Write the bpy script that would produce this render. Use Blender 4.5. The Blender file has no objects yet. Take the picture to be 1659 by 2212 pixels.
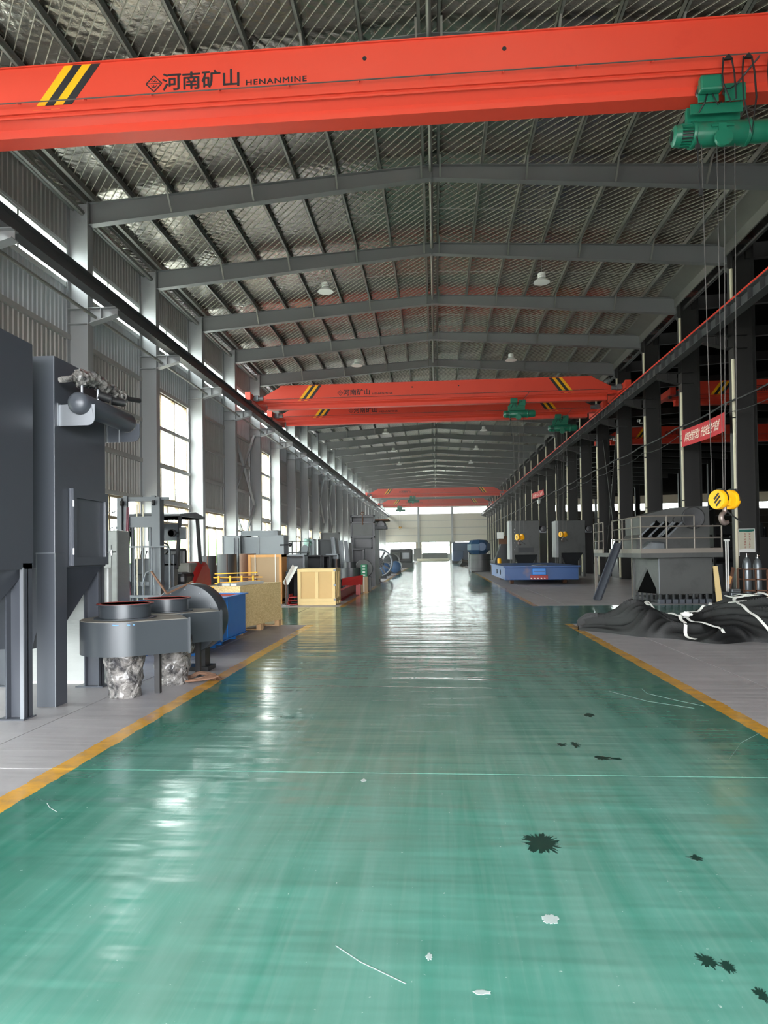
import bpy, bmesh, math, random
from mathutils import Vector, Matrix, Euler, noise
R = random.Random(11)
sc = bpy.context.scene
COL = sc.collection
PI = math.pi

# ------------------------------------------------------------------ camera, world, light, exposure
F_PX, W_PX = 1450.0, 1659.0
cam_d = bpy.data.cameras.new('camera'); cam = bpy.data.objects.new('camera', cam_d); COL.objects.link(cam)
TH, PHI, RHO = .077204, .0172, .013
_f = Vector((-math.sin(TH) * math.cos(PHI), math.cos(TH) * math.cos(PHI), math.sin(PHI)))
_r = Vector((math.cos(TH), math.sin(TH), 0)); _u = _r.cross(_f)
_r2 = _r * math.cos(RHO) - _u * math.sin(RHO); _u2 = _u * math.cos(RHO) + _r * math.sin(RHO)
cam.matrix_world = Matrix(((_r2.x, _u2.x, -_f.x, 0), (_r2.y, _u2.y, -_f.y, 0), (_r2.z, _u2.z, -_f.z, 1.56), (0, 0, 0, 1)))
cam_d.sensor_fit = 'HORIZONTAL'; cam_d.sensor_width = 36.0; cam_d.lens = 36.0 * F_PX / W_PX
cam_d.shift_y = 62.5 / W_PX; cam_d.clip_start = .05; cam_d.clip_end = 600
sc.camera = cam

world = bpy.data.worlds.new('world'); sc.world = world; world.use_nodes = True
_wn = world.node_tree; _wn.nodes.clear()
_bg = _wn.nodes.new('ShaderNodeBackground'); _wo = _wn.nodes.new('ShaderNodeOutputWorld')
_bg.inputs[0].default_value = (.96, .98, 1.0, 1); _bg.inputs[1].default_value = 12.0
_wn.links.new(_bg.outputs[0], _wo.inputs[0])

sc.view_settings.view_transform = 'Standard'; sc.view_settings.look = 'None'
sc.view_settings.exposure = 1.0; sc.view_settings.gamma = 1; sc.view_settings.use_curve_mapping = False
cy = sc.cycles
cy.use_denoising = True; cy.max_bounces = 10; cy.diffuse_bounces = 5; cy.glossy_bounces = 4
cy.transparent_max_bounces = 12; cy.sample_clamp_indirect = 20; cy.caustics_reflective = True; cy.blur_glossy = .5; cy.volume_bounces = 1

def portal(name, loc, sx, sy, rot):
    d = bpy.data.lights.new(name, 'AREA'); d.shape = 'RECTANGLE'; d.size = sx; d.size_y = sy
    d.cycles.is_portal = True
    o = bpy.data.objects.new(name, d); o.location = loc; o.rotation_euler = rot; COL.objects.link(o)
# daylight enters through these real openings
portal('sky_portal_windows', (-10.4, 61, 2.3), 2.7, 142, (0, -PI / 2, 0))
portal('sky_portal_strip', (-10.4, 61, 9.6), 1.3, 142, (0, -PI / 2, 0))
portal('sky_portal_tall', (-10.4, 31.7, 5.6), 4.1, 19, (0, -PI / 2, 0))
portal('sky_portal_end_strip', (30, 131.4, 9.65), 82, 1.2, (-PI / 2, 0, 0))
portal('sky_portal_end_low', (0, 131.4, 2.3), 20, 2.4, (-PI / 2, 0, 0))
portal('sky_portal_gate', (0, -9.2, 3.5), 15, 7, (PI / 2, 0, 0))

# ------------------------------------------------------------------ material helpers
def lin(r, g, b):
    f = lambda c: (c / 255 / 12.92) if c / 255 <= .04045 else ((c / 255 + .055) / 1.055) ** 2.4
    return (f(r), f(g), f(b), 1)

class NT:
    def __init__(s, name):
        s.m = bpy.data.materials.new(name); s.m.use_nodes = True; s.t = s.m.node_tree; s.t.nodes.clear()
        s.out = s.t.nodes.new('ShaderNodeOutputMaterial')
    def n(s, typ, ins=None, **props):
        nd = s.t.nodes.new('ShaderNode' + typ)
        for k, v in props.items(): setattr(nd, k, v)
        for k, v in (ins or {}).items():
            sk = nd.inputs[k]
            if isinstance(v, bpy.types.NodeSocket): s.t.links.new(v, sk)
            else: sk.default_value = v
        return nd
    def math(s, op, a, b=0.0, c=0.0):
        return s.n('Math', {0: a, 1: b, 2: c}, operation=op).outputs[0]
    def noise(s, vec, scale, detail=3, rough=.55, dist=0):
        return s.n('TexNoise', {'Vector': vec, 'Scale': scale, 'Detail': detail, 'Roughness': rough, 'Distortion': dist}).outputs['Fac']
    def scale(s, vec, sx, sy, sz, rot=(0, 0, 0)):
        return s.n('Mapping', {'Vector': vec, 'Scale': (sx, sy, sz), 'Rotation': rot}).outputs[0]
    def ramp(s, fac, lo, hi):
        return s.n('MapRange', {'Value': fac, 'From Min': lo, 'From Max': hi}).outputs[0]
    def mix(s, fac, a, b):
        nd = s.n('Mix', data_type='RGBA'); 
        for i, v in ((0, fac), (6, a), (7, b)):
            if isinstance(v, bpy.types.NodeSocket): s.t.links.new(v, nd.inputs[i])
            else: nd.inputs[i].default_value = v
        return nd.outputs[2]
    def bump(s, h, strength, dist=.01, normal=None):
        i = {'Height': h, 'Strength': strength, 'Distance': dist}
        if normal is not None: i['Normal'] = normal
        return s.n('Bump', i).outputs[0]
    def surf(s, **k):
        b = s.n('BsdfPrincipled', {kk.replace('_', ' '): v for kk, v in k.items()})
        s.t.links.new(b.outputs[0], s.out.inputs[0]); return s.m

def M(name, rgb, rough=.5, metal=0., var=.12, vs=3., bump=0., bs=30., rv=.025, dirt=None, ds=2.0, dlo=.5, dhi=.75, coat=0., stretch=(1, 1, 1)):
    t = NT(name); co = t.n('TexCoord').outputs['Object']
    v = t.scale(co, *stretch)
    n1 = t.noise(v, vs, 4)
    c = lin(*rgb)
    col = t.mix(n1, tuple(x * (1 - var) for x in c[:3]) + (1,), tuple(min(1, x * (1 + var)) for x in c[:3]) + (1,))
    if dirt: col = t.mix(t.ramp(t.noise(v, ds, 5, .65), dlo, dhi), col, lin(*dirt))
    r = t.n('MapRange', {'Value': t.noise(v, vs * 2.3, 3), 'From Min': .3, 'From Max': .7, 'To Min': max(.02, rough - rv), 'To Max': min(1, rough + rv)}).outputs[0]
    k = dict(Base_Color=col, Roughness=r, Metallic=metal, Coat_Weight=coat)
    if bump: k['Normal'] = t.bump(t.noise(v, bs, 3), bump)
    return t.surf(**k)

MAT = {}
MAT['column'] = M('column_grey_paint', (150, 152, 154), .42, 0, .06, .8, dirt=(120, 118, 114), ds=.7, dlo=.6, dhi=.9)
MAT['rafter'] = M('rafter_grey_paint', (112, 113, 114), .45, 0, .06, .6)
MAT['purlin'] = M('purlin_galvanised', (142, 142, 136), .42, .6, .08, 1.5)
MAT['steel_dark'] = M('dark_column_paint', (46, 45, 44), .5, 0, .08, .8)
MAT['sheet'] = M('wall_sheet', (165, 163, 160), .45, .15, .05, .4)
MAT['sheet_light'] = M('wall_sheet_pale', (205, 208, 210), .35, .3, .05, .4)
MAT['sheet_end'] = M('end_wall_sheet', (205, 200, 190), .5, .1, .05, .2)
MAT['roof_shade'] = M('neighbour_roof_shade', (40, 39, 38), .6, .2, .1, .5)
MAT['beam_dark'] = M('runway_beam_paint', (76, 77, 79), .45, 0, .08, .7)
MAT['rail'] = M('crane_rail_steel', (120, 112, 104), .4, .8, .1, 2)
MAT['red_rail'] = M('red_conductor_plastic', (235, 62, 40), .45, 0, .04)
MAT['red'] = M('crane_red_paint', (218, 70, 50), .38, 0, .03, .5, dirt=(205, 58, 42), ds=.8, dlo=.62, dhi=.9)
MAT['red_dark'] = M('dark_red_paint', (150, 32, 30), .45, 0, .1, 3)
MAT['red_rust'] = M('red_primer', (140, 52, 44), .6, 0, .1, 4)
MAT['yellow'] = M('yellow_paint', (250, 180, 20), .4, 0, .04, 3)
MAT['black'] = M('black_paint', (38, 38, 40), .45, 0, .1, 3)
MAT['ink'] = M('black_lettering', (34, 34, 38), .5, 0, .1, 3)
MAT['hoist'] = M('hoist_green_paint', (30, 112, 88), .32, 0, .1, 4, dirt=(86, 84, 72), ds=3, dlo=.6, dhi=.8)
MAT['rope'] = M('wire_rope', (96, 92, 90), .5, .5, .1, 9)
MAT['rubber'] = M('black_rubber', (28, 28, 29), .6, 0, .15, 8)
MAT['chrome'] = M('bright_steel', (165, 165, 165), .32, 1, .04, 8)
MAT['slate'] = M('slate_grey_paint', (78, 82, 90), .36, .1, .05, 1.2, bump=.05, bs=60)
MAT['slate_edge'] = M('slate_bright_edge', (150, 154, 160), .3, .4, .06, 2)
MAT['fan'] = M('fan_dark_paint', (62, 67, 72), .33, .15, .06, 2)
MAT['dust_top'] = M('fan_dusty_top', (128, 124, 116), .7, 0, .15, 6)
MAT['wire'] = M('pale_wire', (186, 183, 170), .5, 0, .05)
MAT['wrapwhite'] = M('white_film_wrap', (196, 200, 198), .3, 0, .1, 2, bump=.5, bs=6, stretch=(1, 1, 5))
MAT['wrapgrey'] = M('grey_film_wrap', (138, 140, 138), .33, 0, .12, 2, bump=.5, bs=5, stretch=(1, 1, 4))
MAT['blue'] = M('blue_paint', (34, 118, 200), .35, 0, .06, 1.5)
MAT['blue_cart'] = M('worn_blue_paint', (46, 80, 132), .5, 0, .12, 1, dirt=(120, 98, 100), ds=1.2, dlo=.56, dhi=.8)
MAT['blue_dark'] = M('dark_blue_paint', (44, 76, 112), .4, 0, .1, 1)
MAT['wood'] = M('pine_wood', (222, 194, 138), .6, 0, .1, 3, stretch=(1, 1, .25))
MAT['ply'] = M('plywood', (204, 168, 112), .6, 0, .08, 2, dirt=(140, 98, 54), ds=5, dlo=.68, dhi=.8)
MAT['osb_dark'] = M('pallet_wood', (196, 160, 118), .7, 0, .15, 5)
MAT['card'] = M('cardboard', (176, 150, 118), .75, 0, .05, 2)
MAT['orange_wood'] = M('orange_timber', (218, 160, 96), .6, 0, .1, 4)
MAT['strap'] = M('white_strap', (232, 232, 226), .5, 0, .04, 5)
MAT['galv'] = M('galvanised_sheet', (118, 123, 127), .36, .55, .1, 1.4, dirt=(88, 88, 86), ds=1.1, dlo=.58, dhi=.8)
MAT['mill'] = M('mill_scale_steel', (72, 72, 74), .45, .35, .2, 1.6, dirt=(110, 104, 98), ds=1.2, dlo=.6, dhi=.85)
MAT['mill_dark'] = M('dark_plate_steel', (50, 52, 54), .5, .3, .15, 1.6)
MAT['grey_machine'] = M('primer_grey_machine', (72, 73, 72), .5, .1, .12, 1.2, dirt=(54, 54, 54), ds=1.5, dlo=.5, dhi=.8)
MAT['hook_steel'] = M('worn_hook_steel', (128, 114, 108), .4, .5, .1, 5)
MAT['rail_grey'] = M('railing_grey', (122, 114, 106), .5, .2, .1, 3)
MAT['sheet_shade'] = M('shaded_wall_sheet', (74, 66, 56), .6, 0, .1, .2)  # darkened copy of the end sheet; dim neighbouring halls put into its colour
MAT['fork_grey'] = M('forklift_grey', (84, 88, 92), .45, .2, .1, 3, dirt=(110, 104, 92), ds=3, dlo=.6, dhi=.85)
MAT['maroon'] = M('maroon_hose', (96, 34, 52), .5, 0, .1, 6)
MAT['seat'] = M('black_vinyl', (34, 34, 36), .4, 0, .1, 5)
MAT['hood'] = M('hood_grey', (120, 118, 112), .5, 0, .1, 4)
MAT['bag'] = M('black_filter_fabric', (11, 12, 13), .6, 0, .2, 2, bump=.25, bs=90)
MAT['rust'] = M('rusty_steel', (104, 72, 54), .7, .2, .2, 5)
MAT['brown'] = M('brown_rope', (116, 86, 68), .8, 0, .2, 8)
MAT['cream_pipe'] = M('cream_downpipe', (212, 204, 178), .5, 0, .06, 1, dirt=(150, 144, 128), ds=.7, dlo=.6, dhi=.8)
MAT['white'] = M('white_plastic', (226, 226, 222), .45, 0, .04, 3)
MAT['banner'] = M('red_banner_cloth', (196, 44, 52), .7, 0, .06, 3)
MAT['banner_text'] = M('banner_white_print', (250, 232, 214), .6, 0, .03, 3)
MAT['sign_face'] = M('sign_face', (196, 192, 172), .4, 0, .06, 1)
MAT['sign_teal'] = M('sign_teal', (36, 104, 92), .4, 0, .06, 1)
MAT['sign_red'] = M('sign_red_print', (150, 52, 44), .5, 0, .05, 1)
MAT['gold_frame'] = M('bronze_window_frame', (150, 132, 104), .45, .3, .1, 3)
MAT['white_frame'] = M('white_window_frame', (200, 204, 204), .4, 0, .05, 3)
MAT['plinth'] = M('plinth_plaster', (150, 146, 140), .8, 0, .1, 2)
MAT['outside'] = M('yard_concrete', (176, 174, 166), .9, 0, .1, .3)
MAT['leaf'] = M('tree_leaves', (86, 124, 58), .7, 0, .35, 1.2)
MAT['green_box'] = M('green_carton', (44, 128, 92), .6, 0, .1, 3)
MAT['teal_film'] = M('teal_wrap', (128, 158, 150), .35, 0, .2, 8, bump=.6, bs=25)
MAT['chip'] = M('bare_floor_patch', (28, 58, 50), .3, 0, .15, 9)
MAT['chip_pale'] = M('pale_floor_patch', (176, 190, 188), .5, 0, .15, 14)

def mat_glass():
    t = NT('window_glass')
    tr = t.n('BsdfTransparent', {0: (.93, .97, .95, 1)}).outputs[0]
    gl = t.n('BsdfGlossy', {0: (1, 1, 1, 1), 'Roughness': .05}).outputs[0]
    mx = t.n('MixShader', {0: .07, 1: tr, 2: gl}).outputs[0]
    t.t.links.new(mx, t.out.inputs[0]); return t.m
MAT['glass'] = mat_glass()
def mat_sheet(name, rgb, trans, var=.05):
    t = NT(name); p = t.n('NewGeometry').outputs['Position']
    c = lin(*rgb); col = t.mix(t.noise(t.scale(p, 1, 1, .3), .8, 3), tuple(x * (1 - var) for x in c[:3]) + (1,), tuple(min(1, x * (1 + var)) for x in c[:3]) + (1,))
    b = t.n('BsdfPrincipled', {'Base Color': col, 'Roughness': .4}).outputs[0]; tl = t.n('BsdfTranslucent', {0: col}).outputs[0]
    mx = t.n('MixShader', {0: trans, 1: b, 2: tl}).outputs[0]; t.t.links.new(mx, t.out.inputs[0]); return t.m
MAT['sheet_light'] = mat_sheet('pale_translucent_sheet', (178, 182, 186), .0)
MAT['sheet_end'] = mat_sheet('end_wall_sheet', (206, 200, 186), .08)

def mat_matte(name, rgb):
    t = NT(name); b = t.n('BsdfDiffuse', {0: lin(*rgb)}); t.t.links.new(b.outputs[0], t.out.inputs[0]); return t.m
MAT['roof_shade'] = mat_matte('neighbour_roof_shade', (30, 29, 28)); MAT['inner_shade'] = mat_matte('inside_shade_black', (14, 14, 14))  # shade put into the colour: dim neighbour roof, dark insides of openings

def mat_foil():
    t = NT('roof_foil'); p = t.n('NewGeometry').outputs['Position']
    q1 = t.scale(p, .9, .5, .5, (0, 0, .85))
    w1 = t.noise(q1, 4.5, 4, .6, .8)
    w2 = t.noise(t.scale(p, 1.2, 4.0, 1), 2.2, 4, .6, .3)
    wave = t.n('TexWave', {'Vector': t.scale(p, 1, 1, 1, (0, 0, .86)), 'Scale': 1.5, 'Distortion': 1.5, 'Detail': 2}, wave_type='BANDS', bands_direction='X').outputs['Fac']
    h = t.math('ADD', t.math('MULTIPLY', w1, 1.3), t.math('ADD', t.math('MULTIPLY', w2, .9), t.math('MULTIPLY', wave, .3)))
    col = t.mix(t.noise(p, .35, 3), lin(150, 145, 138), lin(198, 192, 182))
    return t.surf(Base_Color=col, Metallic=1.0, Roughness=.21, Normal=t.bump(h, .9, .016))
MAT['foil'] = mat_foil()

def mat_osb():
    t = NT('osb_board'); co = t.n('TexCoord').outputs['Object']
    v = t.n('TexVoronoi', {'Vector': t.scale(co, 1, 1, 1.6), 'Scale': 34}).outputs['Color']
    g = t.n('RGBToBW', {0: v}).outputs[0]
    col = t.mix(g, lin(204, 174, 118), lin(236, 212, 160))
    col = t.mix(t.ramp(t.noise(co, 60, 2), .62, .75), col, lin(178, 142, 90))
    return t.surf(Base_Color=col, Roughness=.65, Normal=t.bump(g, .2, .004))
MAT['osb'] = mat_osb()

def mat_crumple(name, a, b, rough):
    t = NT(name); co = t.n('TexCoord').outputs['Object']
    v1 = t.n('TexVoronoi', {'Vector': co, 'Scale': 11}, feature='DISTANCE_TO_EDGE').outputs['Distance']
    n1 = t.noise(co, 16, 5, .65, 1.2)
    col = t.mix(t.ramp(t.noise(co, 7, 4, .6, .8), .38, .62), lin(*a), lin(*b))
    h = t.math('ADD', t.math('MULTIPLY', v1, 1.5), n1)
    return t.surf(Base_Color=col, Roughness=rough, Metallic=.15, Coat_Weight=.6, Coat_Roughness=.1, Normal=t.bump(h, 1.0, .03))
MAT['film'] = mat_crumple('clear_film_wrap', (58, 57, 60), (158, 154, 150), .2)

def mat_floor():
    t = NT('epoxy_floor'); p = t.n('NewGeometry').outputs['Position']
    sp = t.n('SeparateXYZ', {0: p}); x, y = sp.outputs[0], sp.outputs[1]
    ax = t.math('ABSOLUTE', x)
    wob = t.math('MULTIPLY', t.math('SUBTRACT', t.noise(p, 3.0, 5, .7), .5), .09)
    axw = t.math('ADD', ax, wob)
    inY = t.math('MULTIPLY', t.math('GREATER_THAN', t.math('ADD', y, wob), 14.5), t.math('LESS_THAN', t.math('ADD', y, wob), 19.2))
    inside = t.math('LESS_THAN', axw, 2.69)
    green = t.math('MAXIMUM', inside, inY)
    green = t.math('MULTIPLY', green, t.math('LESS_THAN', ax, 12.))
    line = t.math('MULTIPLY', t.math('COMPARE', axw, 2.76, .085), t.math('SUBTRACT', 1.0, inY))
    # colours: streaky worn green paint
    st = t.noise(t.scale(p, 4.5, .3, 1), 1.3, 5, .6, .5)
    st2 = t.noise(t.scale(p, 16, .5, 1, (0, 0, .03)), 1.5, 4, .6)
    big = t.noise(p, .5, 4, .6)
    g1 = t.mix(t.ramp(st, .25, .8), lin(60, 134, 116), lin(110, 162, 150))
    g1 = t.mix(t.math('MULTIPLY', t.ramp(st2, .5, .85), .45), g1, lin(128, 168, 156))
    tr_ = t.noise(t.scale(p, 1.6, .05, 1, (0, 0, .012)), 1.5, 3, .5)
    g1 = t.mix(t.math('MULTIPLY', t.ramp(tr_, .42, .75), .45), g1, lin(126, 158, 146))
    g1 = t.mix(t.math('MULTIPLY', t.ramp(big, .5, .8), .5), g1, lin(104, 140, 128))
    far = t.math('MULTIPLY', t.ramp(y, 2.8, 11.0), .68)  # greyer with distance: dust, plus gloss reflection put into the colour
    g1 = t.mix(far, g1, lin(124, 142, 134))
    edge = t.math('MULTIPLY', t.ramp(t.math('ADD', ax, t.math('MULTIPLY', t.math('SUBTRACT', t.noise(t.scale(p, 1.6, .16, 1), 1.5, 4, .6), .5), 2.2)), 1.5, 2.5), .75)
    g1 = t.mix(edge, g1, lin(34, 100, 82))
    spk = t.ramp(t.noise(p, 42, 2, .5), .735, .77)
    g1 = t.mix(t.math('MULTIPLY', spk, .7), g1, lin(190, 210, 204))
    c1 = t.mix(t.noise(t.scale(p, 1.0, .5, 1), 1.3, 6, .65), lin(134, 130, 133), lin(176, 172, 174))
    c1 = t.mix(t.math('MULTIPLY', t.ramp(t.noise(p, 6, 5, .7), .58, .8), .5), c1, lin(112, 107, 105))
    yl = t.mix(t.ramp(t.noise(p, 7, 5, .7), .45, .75), lin(214, 158, 58), lin(166, 132, 82))
    c1 = t.mix(t.math('MULTIPLY', t.math('GREATER_THAN', x, 9.9), .8), c1, lin(62, 58, 54))  # darker beyond the right columns: neighbouring halls' dimness put into the concrete colour
    col = t.mix(green, c1, g1); col = t.mix(line, col, yl)
    rg = t.math('ADD', .09, t.math('MULTIPLY', t.ramp(st, .3, .8), .08))
    rg = t.math('ADD', rg, t.math('MULTIPLY', t.ramp(t.noise(p, 1.1, 4, .6), .35, .75), .1))
    rc = t.math('ADD', .36, t.math('MULTIPLY', t.noise(p, 2, 4), .25))
    isg = t.math('MAXIMUM', green, line)
    rough = t.math('ADD', t.math('MULTIPLY', isg, rg), t.math('MULTIPLY', t.math('SUBTRACT', 1.0, isg), rc))
    h = t.math('ADD', t.math('MULTIPLY', t.noise(t.scale(p, .22, 1.5, 1), 2.0, 3, .5), 1.0), t.math('MULTIPLY', t.noise(p, 30, 2), .012))
    return t.surf(Base_Color=col, Roughness=rough, Normal=t.bump(h, .9, .017), Specular_IOR_Level=.8)
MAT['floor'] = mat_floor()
MAT['joint'] = M('pale_joint_filler', (186, 186, 180), .7, 0, .1, 5)

# ------------------------------------------------------------------ mesh helpers
def root_of(o):
    while o.parent is not None: o = o.parent
    return o

class MB:
    def __init__(s): s.v = []; s.f = []
    def add(s, vs, fs):
        o = len(s.v); s.v += [tuple(v) for v in vs]; s.f += [tuple(i + o for i in f) for f in fs]; return s
    def box(s, x0, x1, y0, y1, z0, z1):
        return s.add([(x0, y0, z0), (x1, y0, z0), (x1, y1, z0), (x0, y1, z0), (x0, y0, z1), (x1, y0, z1), (x1, y1, z1), (x0, y1, z1)],
                     [(3, 2, 1, 0), (4, 5, 6, 7), (0, 1, 5, 4), (1, 2, 6, 5), (2, 3, 7, 6), (3, 0, 4, 7)])
    def obox(s, c, sx, sy, sz, rot=(0, 0, 0)):
        m = Euler(rot).to_matrix(); c = Vector(c)
        vs = [c + m @ Vector((a * sx / 2, b * sy / 2, d * sz / 2)) for d in (-1, 1) for a, b in ((-1, -1), (1, -1), (1, 1), (-1, 1))]
        return s.add(vs, [(3, 2, 1, 0), (4, 5, 6, 7), (0, 1, 5, 4), (1, 2, 6, 5), (2, 3, 7, 6), (3, 0, 4, 7)])
    def bar(s, a, b, w, h=None, up=(0, 0, 1)):
        h = w if h is None else h
        a, b = Vector(a), Vector(b); d = (b - a).normalized(); u = Vector(up)
        if abs(d.dot(u)) > .98: u = Vector((0, 1, 0))
        sd = d.cross(u).normalized(); u = sd.cross(d)
        vs = [p + sd * (i * w / 2) + u * (j * h / 2) for p in (a, b) for i, j in ((-1, -1), (1, -1), (1, 1), (-1, 1))]
        return s.add(vs, [(3, 2, 1, 0), (4, 5, 6, 7), (0, 1, 5, 4), (1, 2, 6, 5), (2, 3, 7, 6), (3, 0, 4, 7)])
    def tube(s, pts, r, n=8, cap=True):
        pts = [Vector(p) for p in pts]; k = len(pts)
        rs = r if isinstance(r, (list, tuple)) else [r] * k
        t0 = (pts[1] - pts[0]).normalized(); u = Vector((0, 0, 1))
        if abs(t0.dot(u)) > .9: u = Vector((1, 0, 0))
        nrm = (u - t0 * u.dot(t0)).normalized(); vs = []
        for i in range(k):
            t = (pts[min(i + 1, k - 1)] - pts[max(i - 1, 0)]).normalized()
            nrm = (nrm - t * nrm.dot(t)).normalized(); b = t.cross(nrm)
            for j in range(n):
                a = 2 * PI * j / n; vs.append(pts[i] + (nrm * math.cos(a) + b * math.sin(a)) * rs[i])
        fs = [(i * n + j, i * n + (j + 1) % n, (i + 1) * n + (j + 1) % n, (i + 1) * n + j) for i in range(k - 1) for j in range(n)]
        if cap: fs += [tuple(range(n - 1, -1, -1)), tuple(range((k - 1) * n, k * n))]
        return s.add(vs, fs)
    def lathe(s, prof, c=(0, 0, 0), axis='z', n=24):
        c = Vector(c); vs = []; k = len(prof)
        for r, h in prof:
            for j in range(n):
                a = 2 * PI * j / n; p = (r * math.cos(a), r * math.sin(a))
                vs.append(c + Vector({'z': (p[0], p[1], h), 'x': (h, p[0], p[1]), 'y': (p[1], h, p[0])}[axis]))
        fs = [(i * n + j, i * n + (j + 1) % n, (i + 1) * n + (j + 1) % n, (i + 1) * n + j) for i in range(k - 1) for j in range(n)]
        if prof[0][0] > 1e-5: fs.append(tuple(range(n - 1, -1, -1)))
        if prof[-1][0] > 1e-5: fs.append(tuple(range((k - 1) * n, k * n)))
        return s.add(vs, fs)
    def prism(s, poly, axis, a, b):
        n = len(poly)
        g = {'x': lambda p, h: (h, p[0], p[1]), 'y': lambda p, h: (p[0], h, p[1]), 'z': lambda p, h: (p[0], p[1], h)}[axis]
        return s.add([g(p, a) for p in poly] + [g(p, b) for p in poly],
                     [tuple(range(n - 1, -1, -1)), tuple(range(n, 2 * n))] + [(i, (i + 1) % n, n + (i + 1) % n, n + i) for i in range(n)])
    def grid(s, nu, nv, fn):
        vs = [fn(i / (nu - 1), j / (nv - 1)) for j in range(nv) for i in range(nu)]
        return s.add(vs, [(j * nu + i, j * nu + i + 1, (j + 1) * nu + i + 1, (j + 1) * nu + i) for j in range(nv - 1) for i in range(nu - 1)])
    def strip(s, pts, w, side, th=.004):
        """flat ribbon along pts; side(i) gives the width direction"""
        pts = [Vector(p) for p in pts]; vs = []
        for i, p in enumerate(pts):
            d = Vector(side(i)).normalized() * w / 2; t = (pts[min(i + 1, len(pts) - 1)] - pts[max(0, i - 1)]).normalized()
            nn = d.cross(t).normalized() * th / 2
            vs += [p - d - nn, p + d - nn, p + d + nn, p - d + nn]
        fs = []
        for i in range(len(pts) - 1):
            a, b = i * 4, i * 4 + 4
            fs += [(a + j, a + (j + 1) % 4, b + (j + 1) % 4, b + j) for j in range(4)]
        fs += [(3, 2, 1, 0), tuple(len(pts) * 4 - 4 + j for j in range(4))]
        return s.add(vs, fs)
    def mesh(s, name, mat, smooth=False, off=Vector((0, 0, 0))):
        me = bpy.data.meshes.new(name)
        me.from_pydata([(v[0] - off.x, v[1] - off.y, v[2] - off.z) for v in s.v], [], s.f)
        bm = bmesh.new(); bm.from_mesh(me); bmesh.ops.recalc_face_normals(bm, faces=bm.faces); bm.to_mesh(me); bm.free()
        if mat is not None: me.materials.append(MAT[mat] if isinstance(mat, str) else mat)
        if smooth:
            me.shade_smooth(); me.set_sharp_from_angle(angle=math.radians(38))
        return me
    def build(s, name, mat, parent=None, smooth=False, bevel=0, kind=None, label=None):
        off = root_of(parent).location.copy() if parent is not None else Vector((0, 0, 0))
        o = bpy.data.objects.new(name, s.mesh(name, mat, smooth, off)); COL.objects.link(o)
        if parent is not None: o.parent = parent
        if bevel:
            b = o.modifiers.new('bevel', 'BEVEL'); b.width = bevel; b.segments = 2; b.limit_method = 'ANGLE'; b.angle_limit = .7
        if kind: o['kind'] = kind
        if label: o['label'] = label
        return o

def box(x0, x1, y0, y1, z0, z1): return MB().box(x0, x1, y0, y1, z0, z1)

def thing(name, label, cat, loc=(0, 0, 0), group=None, kind=None):
    o = bpy.data.objects.new(name, None); o.empty_display_size = .1; COL.objects.link(o); o.location = loc
    if label: o['label'] = label
    if cat: o['category'] = cat
    if group: o['group'] = group
    if kind: o['kind'] = kind
    return o
def tag(o, label=None, cat=None, group=None, kind=None):
    for k, v in (('label', label), ('category', cat), ('group', group), ('kind', kind)):
        if v: o[k] = v
    return o
def place(o, loc, rz=0): o.location = loc; o.rotation_euler = (0, 0, rz); return o
KIDS = {}
def kids(o): return [c for c in COL.objects if c.parent == o]
def dup(root, loc=None, label=None, parent=None, rz=None, kidmap=None):
    c = root.copy(); COL.objects.link(c)
    if parent is not None: c.parent = parent
    if loc is not None: c.location = loc
    if rz is not None: c.rotation_euler = (0, 0, rz)
    if label: c['label'] = label
    for ch in (kidmap or CHILD)(root): dup(ch, parent=c, kidmap=kidmap)
    return c
def CHILD(o): return list(o.children)
def share(name, me, loc, parent=None, rz=0):
    o = bpy.data.objects.new(name, me); COL.objects.link(o); o.location = loc; o.rotation_euler = (0, 0, rz)
    if parent is not None: o.parent = parent
    return o
def text_mesh(txt, size, offset=0.0, ext=.002, shear=0, space=1.0, wid=1.0):
    cu = bpy.data.curves.new('lettering', 'FONT'); cu.body = txt; cu.size = size; cu.offset = offset; cu.extrude = ext
    cu.shear = shear; cu.space_character = space; cu.resolution_u = 3
    o = bpy.data.objects.new('tmp', cu); COL.objects.link(o)
    bpy.context.view_layer.update()
    me = bpy.data.meshes.new_from_object(o.evaluated_get(bpy.context.evaluated_depsgraph_get()))
    bpy.data.objects.remove(o); bpy.data.curves.remove(cu); me.materials.clear(); me.name = 'lettering'
    return me
def bold(me, dx, dy):
    vs = [tuple(v.co) for v in me.vertices]; fs = [tuple(p.vertices) for p in me.polygons]; n = len(vs); V, F = [], []
    for k, (a, b) in enumerate(((0, 0), (dx, 0), (-dx, 0), (0, dy), (0, -dy))):
        V += [(x + a, y + b, z + k * .0003) for x, y, z in vs]; F += [tuple(i + k * n for i in f) for f in fs]
    m2 = bpy.data.meshes.new('lettering'); m2.from_pydata(V, [], F); return m2
def fit(me, w, h, cx=0, cz=0, mat='ink', keep=False):
    """scale a text mesh (in xy) to w x h and stand it up in the xz plane facing -y, centred"""
    xs = [v.co.x for v in me.vertices]; ys = [v.co.y for v in me.vertices]
    x0, x1, y0, y1 = min(xs), max(xs), min(ys), max(ys)
    for v in me.vertices:
        v.co = ((v.co.x - (x0 + x1) / 2) * w / (x1 - x0) + cx, -v.co.z, (v.co.y - (y0 + y1) / 2) * h / (y1 - y0) + cz)
    me.materials.append(MAT[mat]); return me

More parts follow.
